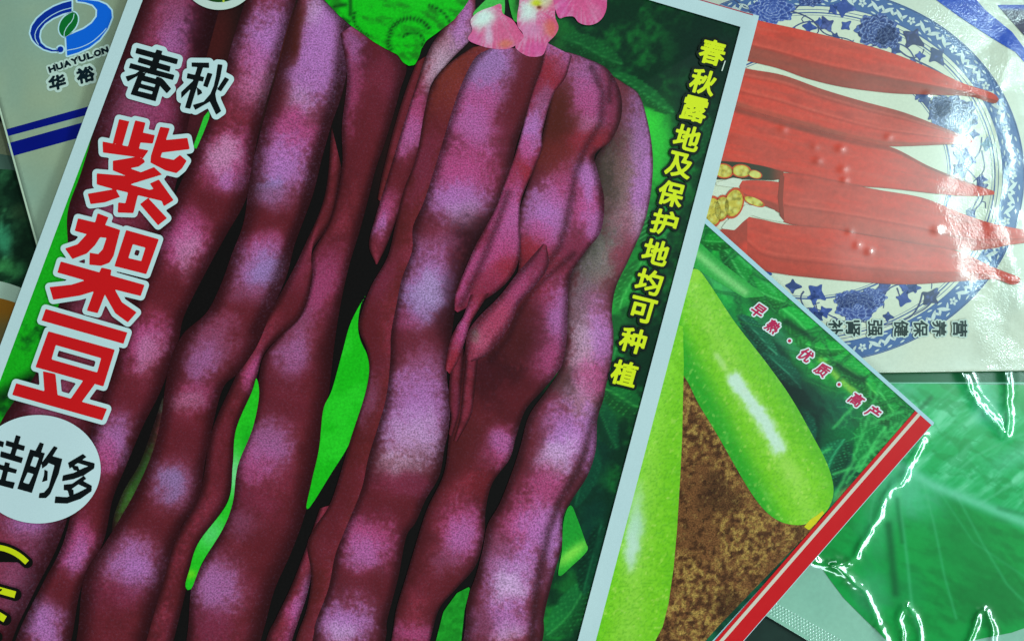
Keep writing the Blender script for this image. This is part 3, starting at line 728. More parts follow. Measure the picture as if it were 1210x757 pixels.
petal([(611, 22), (613, 8), (618, -6), (650, -20), (656, 0), (656, 20), (660, 32), (656, 42), (648, 50), (645, 58), (640, 66), (625, 67), (612, 60), (609, 54), (616, 46), (618, 40), (612, 32)],
      [(624, 14, 12, 16, 0, (206, 226, 214), .85), (640, 0, 14, 12, 0, (190, 210, 160), .8), (634, 58, 14, 9, 0, (206, 78, 140), .8), (650, 34, 9, 10, 0, (210, 96, 70), .7), (628, 36, 16, 10, 0, (222, 130, 170), .7), (634, 4, 6, 4, 0, (170, 190, 30), .9), (637, 9, 3, 2.4, 0, (90, 40, 20), .9)], (200, 80, 128), 14.3)
petal([(654, 0), (656, -20), (712, -20), (717, 4), (714, 18), (706, 27), (695, 30), (684, 27), (678, 20), (668, 20), (660, 21)],
      [(690, 10, 12, 16, 0, (206, 84, 130), .6), (665, 8, 8, 16, 0, (200, 84, 150), .6), (705, 15, 8, 10, 0, (214, 110, 150), .6)], (194, 74, 128), 14.8)

# white border strips above the panel art
def lerp2(a, b, t): return (a[0] + (b[0] - a[0]) * t, a[1] + (b[1] - a[1]) * t)
for i in range(4):
    quad("white_border", main, [MC[i], MC[(i + 1) % 4], MI[(i + 1) % 4], MI[i]], 16, paper, M_PAPER, 6)
# thin reddish cut line at the top edge
P, F = join([line_strip([(216, -175), (560, -76.5), (890, 18)], 1.4, 90)])
make("trim_line", main, P, F, 17, (150, 70, 84), M_INK)

# title
BLK = (10, 16, 18); WHT = (172, 208, 210); RED = (196, 22, 26)
k1 = [[(200,88),(572,190),(560,238),(188,138)], [(222,172),(505,255),(495,305),(208,218)], [(145,225),(540,332),(525,378),(130,270)], [(378,103),(432,118),(375,300),(310,290)],
      [(310,270),(200,345),(120,392),(100,345),(190,320),(260,270)], [(395,355),(440,372),(510,455),(470,497),(400,420)], [(225,300),(430,360),(370,568),(145,505)]]
traced(main, "title_character", k1, [[(285,316),(378,341),(372,366),(272,339)], [(247,384),(368,416),(360,442),(238,410)], [(224,446),(344,480),(338,504),(212,474)]], 7.573, 135, 45, BLK, 5.6, WHT, 17, .9)
k2 = [[(692,220),(848,222),(850,270),(692,258)], [(655,315),(805,350),(795,392),(648,362)], [(745,255),(795,262),(680,635),(632,625)], [(725,365),(745,395),(600,540),(598,485)], [(738,440),(780,470),(788,495),(745,518)],
      [(835,310),(880,322),(835,445),(795,428)], [(925,235),(970,240),(950,350),(930,420),(905,500),(915,560),(958,655),(912,688),(870,600),(855,570),(725,645),(702,600),(800,570),(860,500),(890,430),(910,340)], [(990,350),(1030,370),(955,480),(920,460)]]
traced(main, "title_character", k2, [], 7.573, 135, 45, BLK, 5.6, WHT, 17, .9)
k3 = [[(240,75),(297,88),(258,222),(205,208)], [(330,82),(388,95),(350,245),(290,225)], [(372,150),(440,165),(428,212),(358,206)], [(147,200),(405,250),(375,292),(150,262)],
      [(470,118),(524,126),(502,192),(622,180),(635,243),(480,262),(472,288),(545,303),(580,275),(618,308),(592,350),(560,377),(500,362),(415,318),(418,280)],
      [(205,308),(345,285),(378,300),(385,315),(350,340),(300,350),(362,372),(435,343),(480,385),(300,440),(410,470),(432,465),(412,435),(462,412),(545,528),(490,562),(478,532),(345,500),(320,600),(232,597),(235,540),(275,545),(290,485),(205,465),(115,440),(115,378),(280,392),(205,362)],
      [(65,492),(220,465),(245,510),(160,540),(80,550)], [(357,550),(402,515),(508,628),(458,668)]]
traced(main, "title_character", k3, [], 4.731, 90, 125, RED, 5.2, WHT, 19, 1.1)
k4 = [[(355,35),(420,60),(400,105),(490,135),(450,290),(425,330),(375,348),(305,342),(308,270),(358,278),(385,250),(408,182),(370,178),(340,225),(290,275),(205,308),(160,245),(235,220),(290,160),(218,140),(238,65),(340,90)],
      [(525,135),(720,190),(645,398),(455,350)],
      [(135,322),(365,387),(378,358),(438,372),(432,405),(635,462),(612,528),(458,490),(500,565),(588,625),(535,685),(460,630),(398,520),(355,630),(290,615),(332,500),(250,525),(90,550),(68,475),(200,460),(280,435),(115,388)]]
traced(main, "title_character", k4, [[(565,220),(640,240),(615,320),(538,302)]], 5.045, 45, 245, RED, 5.2, WHT, 21, 1.1)
k5 = [[(255,70),(712,202),(690,265),(232,135)], [(270,195),(642,298),(578,503),(198,395)], [(240,418),(310,433),(322,550),(248,530)], [(465,470),(530,490),(455,592),(395,572)], [(90,485),(598,628),(572,692),(68,550)]]
traced(main, "title_character", k5, [[(312,272),(565,345),(543,425),(288,352)]], 4.73, 0, 350, RED, 5.2, WHT, 23, 1.1)
# round badge
th = np.linspace(0, 2 * np.pi, 90, endpoint=False)
shape("round_badge", main, np.stack([45 + 74 * np.cos(th), 554 + 64 * np.sin(th)], 1), 17, (176, 208, 212), M_INK, 3)
b1 = [[(38,202),(150,235),(142,265),(32,232)], [(95,170),(124,178),(85,310),(55,305)], [(5,265),(138,305),(128,338),(0,300)], [(30,330),(60,338),(30,460),(0,450)], [(-6,343),(102,375),(95,400),(-12,372)], [(-20,430),(90,452),(78,490),(-26,462)],
      [(-60,180),(25,212),(18,244),(-66,212)], [(-30,130),(0,138),(-66,410),(-98,402)], [(-95,330),(-10,300),(-14,336),(-100,366)]]
b2 = [[(180,255),(268,278),(190,515),(103,490)], [(238,213),(262,222),(245,275),(212,262)], [(322,235),(345,245),(280,350),(250,370),(250,335)], [(295,290),(372,312),(350,400),(300,520),(275,545),(230,545),(235,515),(262,512),(290,480),(325,350),(285,335)], [(265,375),(285,385),(283,440),(250,450),(262,410)]]
b3 = [[(495,282),(516,300),(415,370),(405,335)], [(470,312),(565,338),(562,368),(540,360),(460,335)], [(562,345),(560,370),(500,410),(440,432),(370,445),(375,410),(440,395),(500,365)], [(425,350),(465,355),(475,382),(440,380)],
      [(500,412),(515,430),(415,500),(380,498),(380,465),(430,460)], [(480,435),(545,470),(548,500),(460,460)], [(548,470),(545,505),(480,550),(400,578),(325,575),(330,535),(400,540),(470,510)], [(400,490),(438,495),(440,530),(415,540)]]
for pl, hl in ((b1, []), (b2, [[(200,298),(232,305),(212,362),(180,352)], [(165,392),(200,402),(172,462),(138,452)]]), (b3, [])):
    traced(main, "badge_character", pl, hl, 5.046, 0, 480, BLK, 0, WHT, 18, .8)
# yellow lettering cut off by the frame
YEL = (196, 206, 20)
def stroke_part(pts, wd, nm="yellow_stroke"):
    P, F = line_strip(pts, wd, 24); o = make(nm, main, P, upface(P, F), 18, YEL, M_INK)
    c = catmull(pts, 24)
    v, f = iso_mesh(np.concatenate([c[:-1], c[1:]], 1), 1.4, wd / 2 + 3.6)
    make("stroke_outline", main, v, f, 17.2, (12, 14, 10), M_INK, parent=o)
stroke_part([(-14, 645), (2, 647), (14, 651), (24, 657), (32, 664)], 6.5)
stroke_part([(-14, 693), (0, 697), (18, 702)], 8)
stroke_part([(-16, 722), (-6, 724), (6, 731)], 8)
stroke_part([(-12, 760), (-4, 752)], 7)
# white-rimmed oval at the top
shape("oval_emblem", main, np.stack([259 + 46 * np.cos(th), -32 + 44 * np.sin(th)], 1), 17, (176, 204, 196), M_INK, 2.5)
shape("emblem_centre", main, np.stack([259 + 37 * np.cos(th), -33 + 36 * np.sin(th)], 1), 18, lambda x, y: mixc(np.tile(np.array((24, 70, 22), float), (len(x), 1)), (70, 150, 30), sst(.5, .7, fbm(x, y, 9, 3))), M_INK, 2)
P, F = line_strip([(268, -20), (265, -6), (264, 3)], 2.2); make("emblem_stem", main, P, upface(P, F), 19, (170, 200, 60), M_INK)
# yellow slogan
SL = [("春", 842, 62), ("秋", 831, 97), ("露", 821, 129), ("地", 812, 163), ("及", 803, 195), ("保", 793, 229), ("护", 785, 263), ("地", 775, 298), ("均", 767, 333), ("可", 759, 366), ("种", 748, 402), ("植", 738, 441)]
for ch, x, y in SL:
    char(main, ch, x, y, 29, 28, 14, (206, 212, 22), .9, 3.0, (8, 22, 14), 17, .04, .75, "slogan_character")
# scuff on the first slogan character
P, F = join([line_strip([(857, 72), (855, 78), (853, 84)], 1.2)])
make("scratch", main, P, F, 21, (190, 210, 200), M_INK)

# ================================================================== silver packet top left
SCN = [(-60, -90), (175, -150), (300, 160), (55, 340)]
SCN = [(-62, -90), (230, -150), (360, 240), (58, 345)]
def h_sil(x, y):
    return 1.0 + 3.0 * sst(6, 60, edge_d(x, y, SCN)) + 1.2 * (fbm(x, y, 130, 2) - .5)
sil = Pack("silver_seed_packet", "silver-grey packet with blue swoosh logo and navy stripes, left of the bean packet", SCN, 16, h_sil)
def silc(x, y):
    c = np.tile(np.array((122, 156, 138), float), (len(x), 1))
    n = fbm(x, y, 90, 3)
    c = mixc(c, (134, 160, 134), sst(.4, .7, n))
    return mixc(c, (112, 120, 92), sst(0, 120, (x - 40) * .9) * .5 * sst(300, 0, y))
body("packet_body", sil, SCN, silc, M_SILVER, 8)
NAVY = (4, 16, 112)
quad("navy_stripe", sil, [(5.2, 153.5), (140, 116), (140, 126), (7.5, 161.5)], 1, NAVY, M_INK, 6)
quad("navy_stripe", sil, [(9, 169.5), (140, 133), (140, 150), (13.5, 185)], 1, NAVY, M_INK, 6)
P, F = line_strip([(-62, -88), (57, 342)], 2.2, 60)
make("pale_edge", sil, P + np.array([1.6, 0]), upface(P, F), 1.5, (160, 190, 168), M_INK)
LW = (160, 205, 225)
def logo(poly, col, nm, halo=1.9, sm=None):
    p = catmull(poly, sm, True) if sm else poly
    v, f = iso_mesh(segs(p), .9, 0); o = make(nm, sil, v, f, 2, col, M_INK)
    v, f = iso_mesh(segs(p), .9, halo); make("logo_outline", sil, v, f, 1, LW, M_INK, parent=o)
s7 = 160 / 1210.0
def z7(pts): return [(a * s7, b * s7) for a, b in pts]
logo(z7([(640, 10), (560, 30), (480, 62), (400, 110), (330, 170), (285, 235), (270, 300), (290, 355), (325, 395), (390, 440), (460, 462), (520, 462), (520, 448), (470, 448), (410, 425), (365, 385), (350, 330), (360, 270), (400, 215), (470, 165), (560, 125), (640, 105)]), (6, 42, 140), "logo_swoosh")
logo(z7([(690, 14), (760, 22), (830, 45), (868, 90), (865, 150), (820, 210), (750, 260), (660, 298), (590, 330), (600, 500), (700, 470), (800, 425), (890, 355), (960, 260), (1000, 160), (995, 95), (950, 45), (880, 15), (790, 3), (690, 0)]), (10, 92, 200), "logo_swoosh")
logo(z7([(655, 112), (690, 140), (695, 190), (670, 250), (620, 305), (578, 330), (545, 310), (528, 265), (540, 205), (580, 150)]), (8, 100, 40), "logo_leaf", 1.6, 60)
t2 = np.linspace(0, 2 * np.pi, 20, endpoint=False)
logo([(540 * s7 + 3.6 * math.cos(a), 443 * s7 + 3.6 * math.sin(a)) for a in t2], (6, 42, 140), "logo_dot")
P, F = join([line_strip(z7([(640, 72), (540, 100), (430, 160), (345, 240), (312, 310), (320, 360), (345, 400)]), .9), line_strip(z7([(600, 452), (720, 425), (830, 370), (920, 290), (950, 255)]), .9), line_strip(z7([(662, 125), (650, 180), (600, 240), (575, 290), (572, 330)]), .9)])
make("logo_line", sil, P, F, 3, LW, M_INK)
# brand line and characters
N0 = "HUAYULON"
for i, ch in enumerate(N0):
    u = (i + .5) / 8.0
    x = 57 + u * 71.5; y = 83.2 - 25.0 * u
    char(sil, ch, x, y, 7.2 if ch != 'L' else 6.0, 6.4, -19.5, (8, 26, 34), .7, 2.2, (164, 196, 186), 3, .05, .5, "brand_letter")
char(sil, "华", 67.5, 97.5, 19, 16, -15, (8, 26, 34), .9, 3, (164, 196, 186), 3.5, .1, .7, "brand_character")
char(sil, "裕", 101, 88.5, 20, 17, -15, (8, 26, 34), .9, 3, (164, 196, 186), 3.5, .1, .7, "brand_character")

# ================================================================== dark leafy packet far left
DC = [(-260, 130), (130, 150), (130, 500), (-260, 520)]
dk = Pack("leafy_seed_packet", "dark leafy packet with a white band, under the silver packet at the left edge", DC, 0.5,
          lambda x, y: 1.5 + 4 * sst(6, 80, edge_d(x, y, DC)) + 2.5 * (fbm(x, y, 60, 2) - .5))
def dkc(x, y):
    n = fbm(x, y, 18, 4); m = fbm(x + 50, y, 6, 3)
    c = mixc(np.tile(np.array((10, 34, 22), float), (len(x), 1)), (40, 96, 60), sst(.42, .75, n * .6 + m * .4))
    c = mixc(c, (80, 160, 120), sst(.62, .8, m) * sst(22, 0, np.abs(x + 2)) * sst(40, 0, np.abs(y - 290)))
    c = blobs(x, y, c, [(4, 283, 9, 18, 0, (50, 140, 100), .8), (6, 316, 24, 10, 8, (50, 130, 70), .8), (34, 285, 18, 34, 0, (12, 32, 20), .7), (24, 250, 14, 10, 0, (50, 80, 50), .5)], m)
    top = sst(200, 190, y)
    return mixc(c, (92, 106, 84), top)
body("packet_body", dk, DC, dkc, M_LEAF, 4)
P = catmull([(-40, 322), (-10, 330), (14, 336), (40, 347), (60, 360)], 40); Q = P + np.array([0, 20])
ribbon("white_band", dk, P[::6], Q[::6], 1, lambda x, y, s, t: np.tile(np.array((140, 172, 156), float), (len(x), 1)), M_INK, 3)
ribbon("orange_band", dk, (P + np.array([0, 20]))[::6], (P + np.array([0, 110]))[::6], 1.5, lambda x, y, s, t: mixc(np.tile(np.array((120, 84, 22), float), (len(x), 1)), (92, 88, 52), sst(365, 392, y)), M_INK, 3)
ribbon("grey_band", dk, [(-40, 176), (0, 182), (20, 186), (60, 196)], [(-40, 200), (0, 200), (20, 202), (60, 212)], 1, lambda x, y, s, t: np.tile(np.array((56, 84, 74), float), (len(x), 1)), M_INK, 3)

# ================================================================== big leaf packet bottom right
FC = [(700, 330), (1400, 440), (1420, 1010), (640, 580)]
FC = [(820, 420), (1420, 420), (1420, 1035), (800, 664)]
CREASE = [([(1090, 520), (1074, 545), (1068, 565), (1048, 584), (1035, 612), (1020, 640), (1008, 660), (985, 668), (962, 664), (930, 652)], 8.0, 3.6),
          ([(985, 668), (1005, 684), (1022, 702), (1032, 725), (1045, 752), (1062, 790)], 8.5, 3.7),
          ([(1136, 440), (1146, 462), (1162, 486), (1178, 502), (1189, 514), (1192, 500), (1190, 470), (1188, 440)], 7.0, 3.2),
          ([(1070, 780), (1064, 745), (1062, 724), (1073, 717), (1084, 732), (1088, 757), (1088, 790)], 6.0, 2.8),
          ([(1136, 790), (1146, 752), (1156, 728), (1163, 720), (1170, 732), (1173, 757), (1174, 790)], 6.0, 2.8)]
CREASE_S = [(catmull(p, 24), wd * .78, am * .78) for p, wd, am in CREASE]
def h_film(x, y):
    h = 1.2 + 2.2 * sst(6, 150, edge_d(x, y, FC)) + 1.3 * (fbm(x, y, 130, 2) - .5) * sst(0, 50, edge_d(x, y, FC))
    wx = (fbm(x + 200, y, 15, 3) - .5) * 6; wy = (fbm(x, y + 400, 15, 3) - .5) * 6
    for pts, wd, am in CREASE_S:
        d = seg_dist(x + wx, y + wy, pts)
        h = h + (.8 + .5 * fbm(x, y, 30, 2)) * am * np.exp(-(d / wd) ** 1.6)
    return h
fl = Pack("leaf_vegetable_packet", "shiny crumpled packet with one huge green leaf, under the squash packet", FC, 0.5, h_film)
TEAL = (132, 190, 168)
body("packet_body", fl, FC, lambda x, y: mixc(np.tile(np.array(TEAL, float), (len(x), 1)), (112, 170, 150), fbm(x, y, 60, 3) * .7), M_FILM, 1.8)
RIB = [(1010, 500), (1050, 540), (1100, 572), (1150, 592), (1210, 617), (1300, 650)]
VE = [([(1060, 550), (1064, 600), (1072, 660), (1078, 720), (1090, 760)], 4, .55), ([(1090, 566), (1104, 620), (1116, 680), (1130, 730)], 3, .45), ([(1130, 584), (1160, 640), (1190, 690), (1220, 720)], 3, .4),
      ([(1110, 575), (1150, 540), (1190, 520), (1230, 505)], 3, .5), ([(1160, 594), (1190, 575), (1230, 560)], 3, .6), ([(1080, 558), (1110, 520), (1150, 490), (1200, 460)], 3, .35), ([(1050, 540), (1090, 490), (1130, 455)], 4, .5), ([(1030, 520), (1060, 480), (1090, 450)], 4, .5),
      ([(1040, 560), (1030, 600), (1025, 640)], 4, .4), ([(1240, 700), (1150, 640), (1110, 580)], 2.5, .3)]
def filmleaf(x, y):
    x0_, y0_ = x, y; x = x + (fbm(x0_ + 70, y0_, 40, 3) - .5) * 14; y = y + (fbm(x0_, y0_ + 70, 40, 3) - .5) * 14
    n = .5 * fbm(x, y, 60, 4, 11, -40) + .5 * fbm(x, y, 46, 4, 16, -30); n2 = fbm(x + 40, y, 20, 4, 8, 30)
    x, y = x0_, y0_
    up = sst(10, -14, y - np.interp(x, [p[0] for p in RIB], [p[1] for p in RIB]))
    c = mixc(np.tile(np.array((6, 150, 62), float), (len(x), 1)), (2, 116, 44), sst(.3, .8, n2) * .6)
    cu = mixc(np.tile(np.array((20, 164, 84), float), (len(x), 1)), (104, 208, 156), sst(.42, .68, n) * .9)
    cu = mixc(cu, (8, 132, 58), sst(.5, .3, n2) * .5)
    c = c + (cu - c) * up[:, None]
    c = blobs(x, y, c, [(1060, 575, 60, 26, 30, (84, 190, 146), .8), (1040, 610, 26, 50, 10, (60, 170, 110), .6), (1170, 710, 60, 34, 0, (8, 104, 42), .6), (1140, 640, 50, 50, 0, (8, 120, 50), .5), (1200, 540, 40, 14, -20, (90, 190, 150), .4), (1030, 700, 24, 30, 0, (60, 160, 110), .6),  # milky teal patches: broad film glare painted into the leaf colour
                        (1060, 462, 30, 12, 0, (90, 190, 150), .5), (1168, 478, 20, 26, 0, (84, 190, 150), .8), (1200, 460, 26, 30, 0, (30, 150, 70), .6), (1075, 700, 20, 30, 0, (20, 130, 70), .4)], n2, .6)
    for pts, wd, st in VE:
        d = seg_dist(x, y, pts); c = mixc(c, (70, 180, 120), np.exp(-(d / (wd * .55)) ** 2) * st * .9)
    c = mixc(c, (100, 200, 160), np.exp(-(seg_dist(x, y, RIB) / 7) ** 2) * .8)
    for pts, wd, st in [([(1050, 620), (1056, 680), (1058, 700)], 5, .7), ([(1060, 590), (1066, 640)], 3, .4), ([(1035, 530), (1070, 500), (1100, 470)], 3, .5), ([(1180, 600), (1230, 612)], 3, .3)]:
        c = mixc(c, (4, 84, 40), np.exp(-(seg_dist(x, y, pts) / wd) ** 2) * st)
    return c
shape("printed_leaf", fl, [(900, 560), (930, 640), (958, 664), (972, 672), (982, 686), (997, 706), (1022, 731), (1049, 757), (1080, 772), (1120, 764), (1150, 756), (1174, 751), (1195, 747), (1215, 740), (1300, 700), (1380, 600), (1380, 470), (1240, 455), (1100, 453), (960, 453)], 5, filmleaf, M_FILM, 1.4)
quad("header_strip", fl, [(830, 422), (1410, 422), (1410, 451.5), (830, 451.5)], 8, (4, 92, 48), M_FILM, 3)
quad("header_line", fl, [(830, 451.5), (1410, 451.5), (1410, 453), (830, 453)], 9, (110, 190, 160), M_FILM, 3)
# raised dots of the seal: small domes, one strip of them
A0 = np.array([868.0, 684.0]); U = np.array([0.866, 0.49]); U /= np.hypot(*U); V = np.array([-U[1], U[0]])
dots = []
for i in range(-4, 92):
    for j in range(9):
        c = A0 + U * (i * 4.1 + (j % 2) * 2.05) + V * (j * 3.4 + 1)
        d = edge_d(c[0], c[1], FC)
        if 2.5 < d and c[1] < 860: dots.append(c)
dv = []; df = []
for c in dots:
    k = len(dv); z = float(fl.z(c[0], c[1]))
    for a in range(6):
        dv.append((c[0] + 1.35 * math.cos(a * math.pi / 3), c[1] + 1.35 * math.sin(a * math.pi / 3), z + .05))
    for a in range(6):
        dv.append((c[0] + .7 * math.cos(a * math.pi / 3), c[1] + .7 * math.sin(a * math.pi / 3), z + .5))
    for a in range(6):
        b = (a + 1) % 6; df.append((k + b, k + a, k + 6 + a, k + 6 + b))
    df.append(tuple(k + 6 + a for a in range(5, -1, -1)))
dv = np.array(dv)
o = make("seal_dots", fl, dv[:, :2], df, 0, (150, 200, 184), M_FILM, world=W(dv[:, 0], dv[:, 1], dv[:, 2])); o['kind'] = 'stuff'

# ================================================================== okra packet
OC = [(560, -190), (1420, -200), (1400, 435), (640, 446)]
DIMP = [(925, 153, 5, 1.0), (963, 174, 4, .6), (993, 176, 5, 1.2), (996, 200, 5, 1.1), (966, 190, 5, .9), (998, 213, 4, .9), (1004, 274, 4, .8), (1013, 290, 4, 1.0), (1027, 297, 4, 1.1), (1107, 272, 6, 1.0), (1050, 162, 4, .7), (1095, 112, 5, .7), (1155, 118, 6, 1.1), (1172, 332, 6, 1.2)]
def h_okra(x, y):
    d = edge_d(x, y, OC)
    h = 1.0 + 5.5 * sst(4, 130, d)
    h = h + 2.4 * (fbm(x, y, 120, 2) - .5) * sst(0, 60, d)
    k = sst(1105, 1180, x)
    h = h + k * 2.2 * (fbm(x + 900, y, 48, 3) - .5) + sst(1120, 1190, x) * 0.9 * (fbm(x, y + 500, 17, 3) - .5)
    h = h + 1.5 * np.exp(-(seg_dist(x, y, [(1196, 60), (1180, 120), (1200, 190), (1176, 250), (1198, 310), (1205, 360)]) / 17) ** 2)
    for a, b, r, s in DIMP: h = h + s * .55 * np.exp(-((x - a) ** 2 / 1.6 + (y - b) ** 2) / (r * r * .6))
    return h
OKL = 2.0
ok = Pack("okra_seed_packet", "pale packet printed with red okra pods on a blue and white plate", OC, 10, h_okra)
ok.lift = 2.0
def okra_crinkle(x, y):
    d = seg_dist(x + (fbm(x, y, 30, 3) - .5) * 50, y + (fbm(x, y + 99, 30, 3) - .5) * 40, [(1230, 10), (1120, 4), (1205, 70), (1150, 110), (1175, 190), (1140, 230), (1170, 300), (1195, 345), (1170, 400), (1210, 420)])
    return .08 + 1.0 * sst(44, 4, d) + .10 * sst(60, 0, seg_dist(x + (fbm(x, y, 20, 3) - .5) * 60, y, [(960, 80), (950, 120)]))
ok.crinkle = okra_crinkle
def okc(x, y):
    c = np.tile(np.array((176, 204, 190), float), (len(x), 1))
    return mixc(c, (188, 208, 186), fbm(x, y, 70, 3))
body("packet_body", ok, OC, okc, M_OKRA, 2.4)
PCX, PCY, PA, PB = 957.0, 207.0, 252.0, 221.0
tt = np.linspace(0, 2 * np.pi, 200, endpoint=False)
def ell(k, n=200):
    t = np.linspace(0, 2 * np.pi, n, endpoint=False)
    return np.stack([PCX + PA * k * np.cos(t), PCY + PB * k * np.sin(t)], 1)
def annulus(nm, k0, k1, layer, col, mat=M_OKRA, n=260, m=4, parent=None):
    t = np.linspace(0, 2 * np.pi, n); k = np.linspace(k0, k1, m)
    p = np.stack([PCX + PA * k[None, :] * np.cos(t)[:, None], PCY + PB * k[None, :] * np.sin(t)[:, None]], -1).reshape(-1, 2)
    return make(nm, ok, p, upface(p, grid_faces(n, m)), layer, col, mat, parent)
plate = annulus("plate_face", 0.001, .905, 1, (186, 208, 186), m=60)
DB = (38, 60, 112); BL = (44, 70, 138)
rim = annulus("plate_rim", .905, 1.0, 1.2, (64, 100, 150), m=5)
for k, wd in [(1.004, .005), (.905, .004), (.885, .003), (.868, .006), (.855, .002), (.66, .008), (.648, .003)]:
    annulus("rim_line", k - wd / 2, k + wd / 2, 2, (52, 84, 140), m=2)
# lattice petals on the rim
parts = []
def leafquad(cx, cy, ln, wd, ang):
    a = math.radians(ang); t = np.linspace(-1, 1, 7)
    u = t * ln / 2; v = (1 - t * t) * wd / 2
    ca, sa = math.cos(a), math.sin(a)
    P = np.stack([np.stack([cx + u * ca - v * sa, cy + u * sa + v * ca], -1), np.stack([cx + u * ca + v * sa, cy + u * sa - v * ca], -1)], 1).reshape(-1, 2)
    return P, grid_faces(7, 2)
NM = 96
for i in range(NM):
    t = 2 * math.pi * i / NM; k = .952
    cx, cy = PCX + PA * k * math.cos(t), PCY + PB * k * math.sin(t)
    ta = math.degrees(math.atan2(PB * math.cos(t), -PA * math.sin(t)))
    if i % 4 == 0:
        for q in range(5): 
            a = math.radians(ta + q * 72); parts.append(leafquad(cx + 3.0 * math.cos(a), cy + 3.0 * math.sin(a), 4.6, 3.2, ta + q * 72))
    else:
        s = 1 if i % 2 else -1
        parts.append(leafquad(cx, cy, 17, 4.6, ta + 40 * s)); parts.append(leafquad(cx + 5.5 * math.cos(math.radians(ta)), cy + 5.5 * math.sin(math.radians(ta)), 10, 3.4, ta - 50 * s)); parts.append(leafquad(cx - 5.5 * math.cos(math.radians(ta)), cy - 5.5 * math.sin(math.radians(ta)), 10, 3.0, ta - 50 * s))
        nx, ny = -math.sin(math.radians(ta)), math.cos(math.radians(ta))
        parts.append(leafquad(cx + 8 * nx, cy + 8 * ny, 7, 2.0, ta + 10)); parts.append(leafquad(cx - 8 * nx, cy - 8 * ny, 7, 2.0, ta - 10))
P, F = join(parts); make("rim_pattern", ok, P, F, 3, (176, 204, 200), M_OKRA, parent=rim)
# stems
stems = [[(860, 22), (900, 12), (936, 14), (960, 24), (975, 40), (1000, 46), (1012, 52)], [(936, 14), (948, 4), (962, 0)], [(1060, 58), (1075, 68), (1088, 66), (1092, 58)], [(1075, 68), (1100, 80), (1120, 92), (1132, 104)],
         [(905, 18), (880, 8), (868, 0)], [(960, 24), (968, 34), (964, 42)], [(1092, 112), (1100, 120), (1110, 140), (1116, 152)],
         [(1160, 162), (1158, 178), (1150, 190), (1140, 208), (1146, 220)], [(1150, 190), (1138, 196), (1128, 182)], [(1160, 178), (1163, 200), (1150, 215)], [(930, 348), (948, 366), (958, 376), (966, 372), (962, 350)],
         [(905, 330), (930, 362), (960, 386), (990, 396)], [(1090, 346), (1086, 360), (1076, 374), (1060, 380), (1040, 384), (1012, 378)], [(1060, 340), (1064, 352)], [(1110, 345), (1096, 362), (1080, 372)], [(950, 344), (946, 352), (952, 366)], [(1160, 226), (1150, 245), (1140, 262)]]
P, F = join([line_strip(s, 1.9, taper=(1.1, .6)) for s in stems]); make("vine_stems", ok, P, F, 3, (58, 72, 110), M_OKRA)
# leaves: pointed, three-lobed
def vine_leaf(cx, cy, L, ang, col):
    b = [(-.5, 0), (-.2, -.2), (-.1, -.42), (.08, -.2), (.5, 0), (.1, .2), (-.02, .45), (-.22, .2)]
    a = math.radians(ang); ca, sa = math.cos(a), math.sin(a)
    pl = [(cx + L * (u * ca - v * sa), cy + L * (u * sa + v * ca)) for u, v in b]
    v_, f_ = iso_mesh(segs(catmull(pl, 40, True)), 1.0, .3)
    make("vine_leaf", ok, v_, f_, 4, lambda x, y: mixc(np.tile(np.array(col, float), (len(x), 1)), (90, 116, 190), sst(.5, .8, fbm(x, y, 4, 2)) * .5), M_OKRA)
for a in [(998, 9, 28, 10, BL), (985, 12, 14, 60, BL), (1000, 30, 15, -40, BL), (957, 32, 18, 10, BL), (988, 43, 10, 30, DB), (1080, 46, 30, 35, (48, 58, 96)), (1108, 67, 26, 55, (52, 70, 110)), (1094, 118, 20, 75, DB), (1103, 138, 16, 60, DB), (1140, 186, 30, 25, (62, 90, 150)), (1136, 200, 22, 80, (70, 106, 160)),
          (1166, 170, 18, -80, (100, 140, 160)), (938, 338, 20, 5, DB), (966, 346, 26, 40, BL), (975, 368, 18, -20, BL), (1068, 352, 22, -70, BL), (1100, 350, 26, -50, (44, 58, 92)), (1082, 340, 14, 0, BL), (1050, 374, 14, 10, DB), (962, 352, 18, 90, BL), (1125, 226, 18, 20, (70, 106, 160)), (906, 322, 14, 20, BL)]:
    vine_leaf(*a)
# more of the running vine, leaf after leaf along the band
PEO = [(1036, 36, 26), (912, 12, 28), (958, -2, 16), (1128, 138, 28), (1012, 362, 27)]
vt = [math.radians(a) for a in range(-98, 118, 3)]
vine = [(PCX + PA * (.765 + .055 * math.sin(a * 11)) * math.cos(a), PCY + PB * (.765 + .055 * math.sin(a * 11)) * math.sin(a)) for a in vt]
P, F = join([line_strip(vine, 1.5, 260)] + [line_strip([vine[i], (vine[i][0] + 5 * math.cos(i * 2.1), vine[i][1] + 5 * math.sin(i * 2.1)), (vine[i][0] + 9 * math.cos(i * 2.1 + .8), vine[i][1] + 9 * math.sin(i * 2.1 + .8))], 1.1, 6) for i in range(2, len(vine) - 2, 2)])
make("vine_stems", ok, P, F, 3, (58, 76, 124), M_OKRA)
for i in range(1, len(vine) - 1, 2):
    a = i * 2.1; x_, y_ = vine[i][0] + 9 * math.cos(a), vine[i][1] + 9 * math.sin(a)
    if all(math.hypot(x_ - p, y_ - q) > r for p, q, r in PEO): vine_leaf(x_, y_, 13 + 4 * (i % 3), math.degrees(a), [BL, DB, (52, 66, 120)][i % 3])
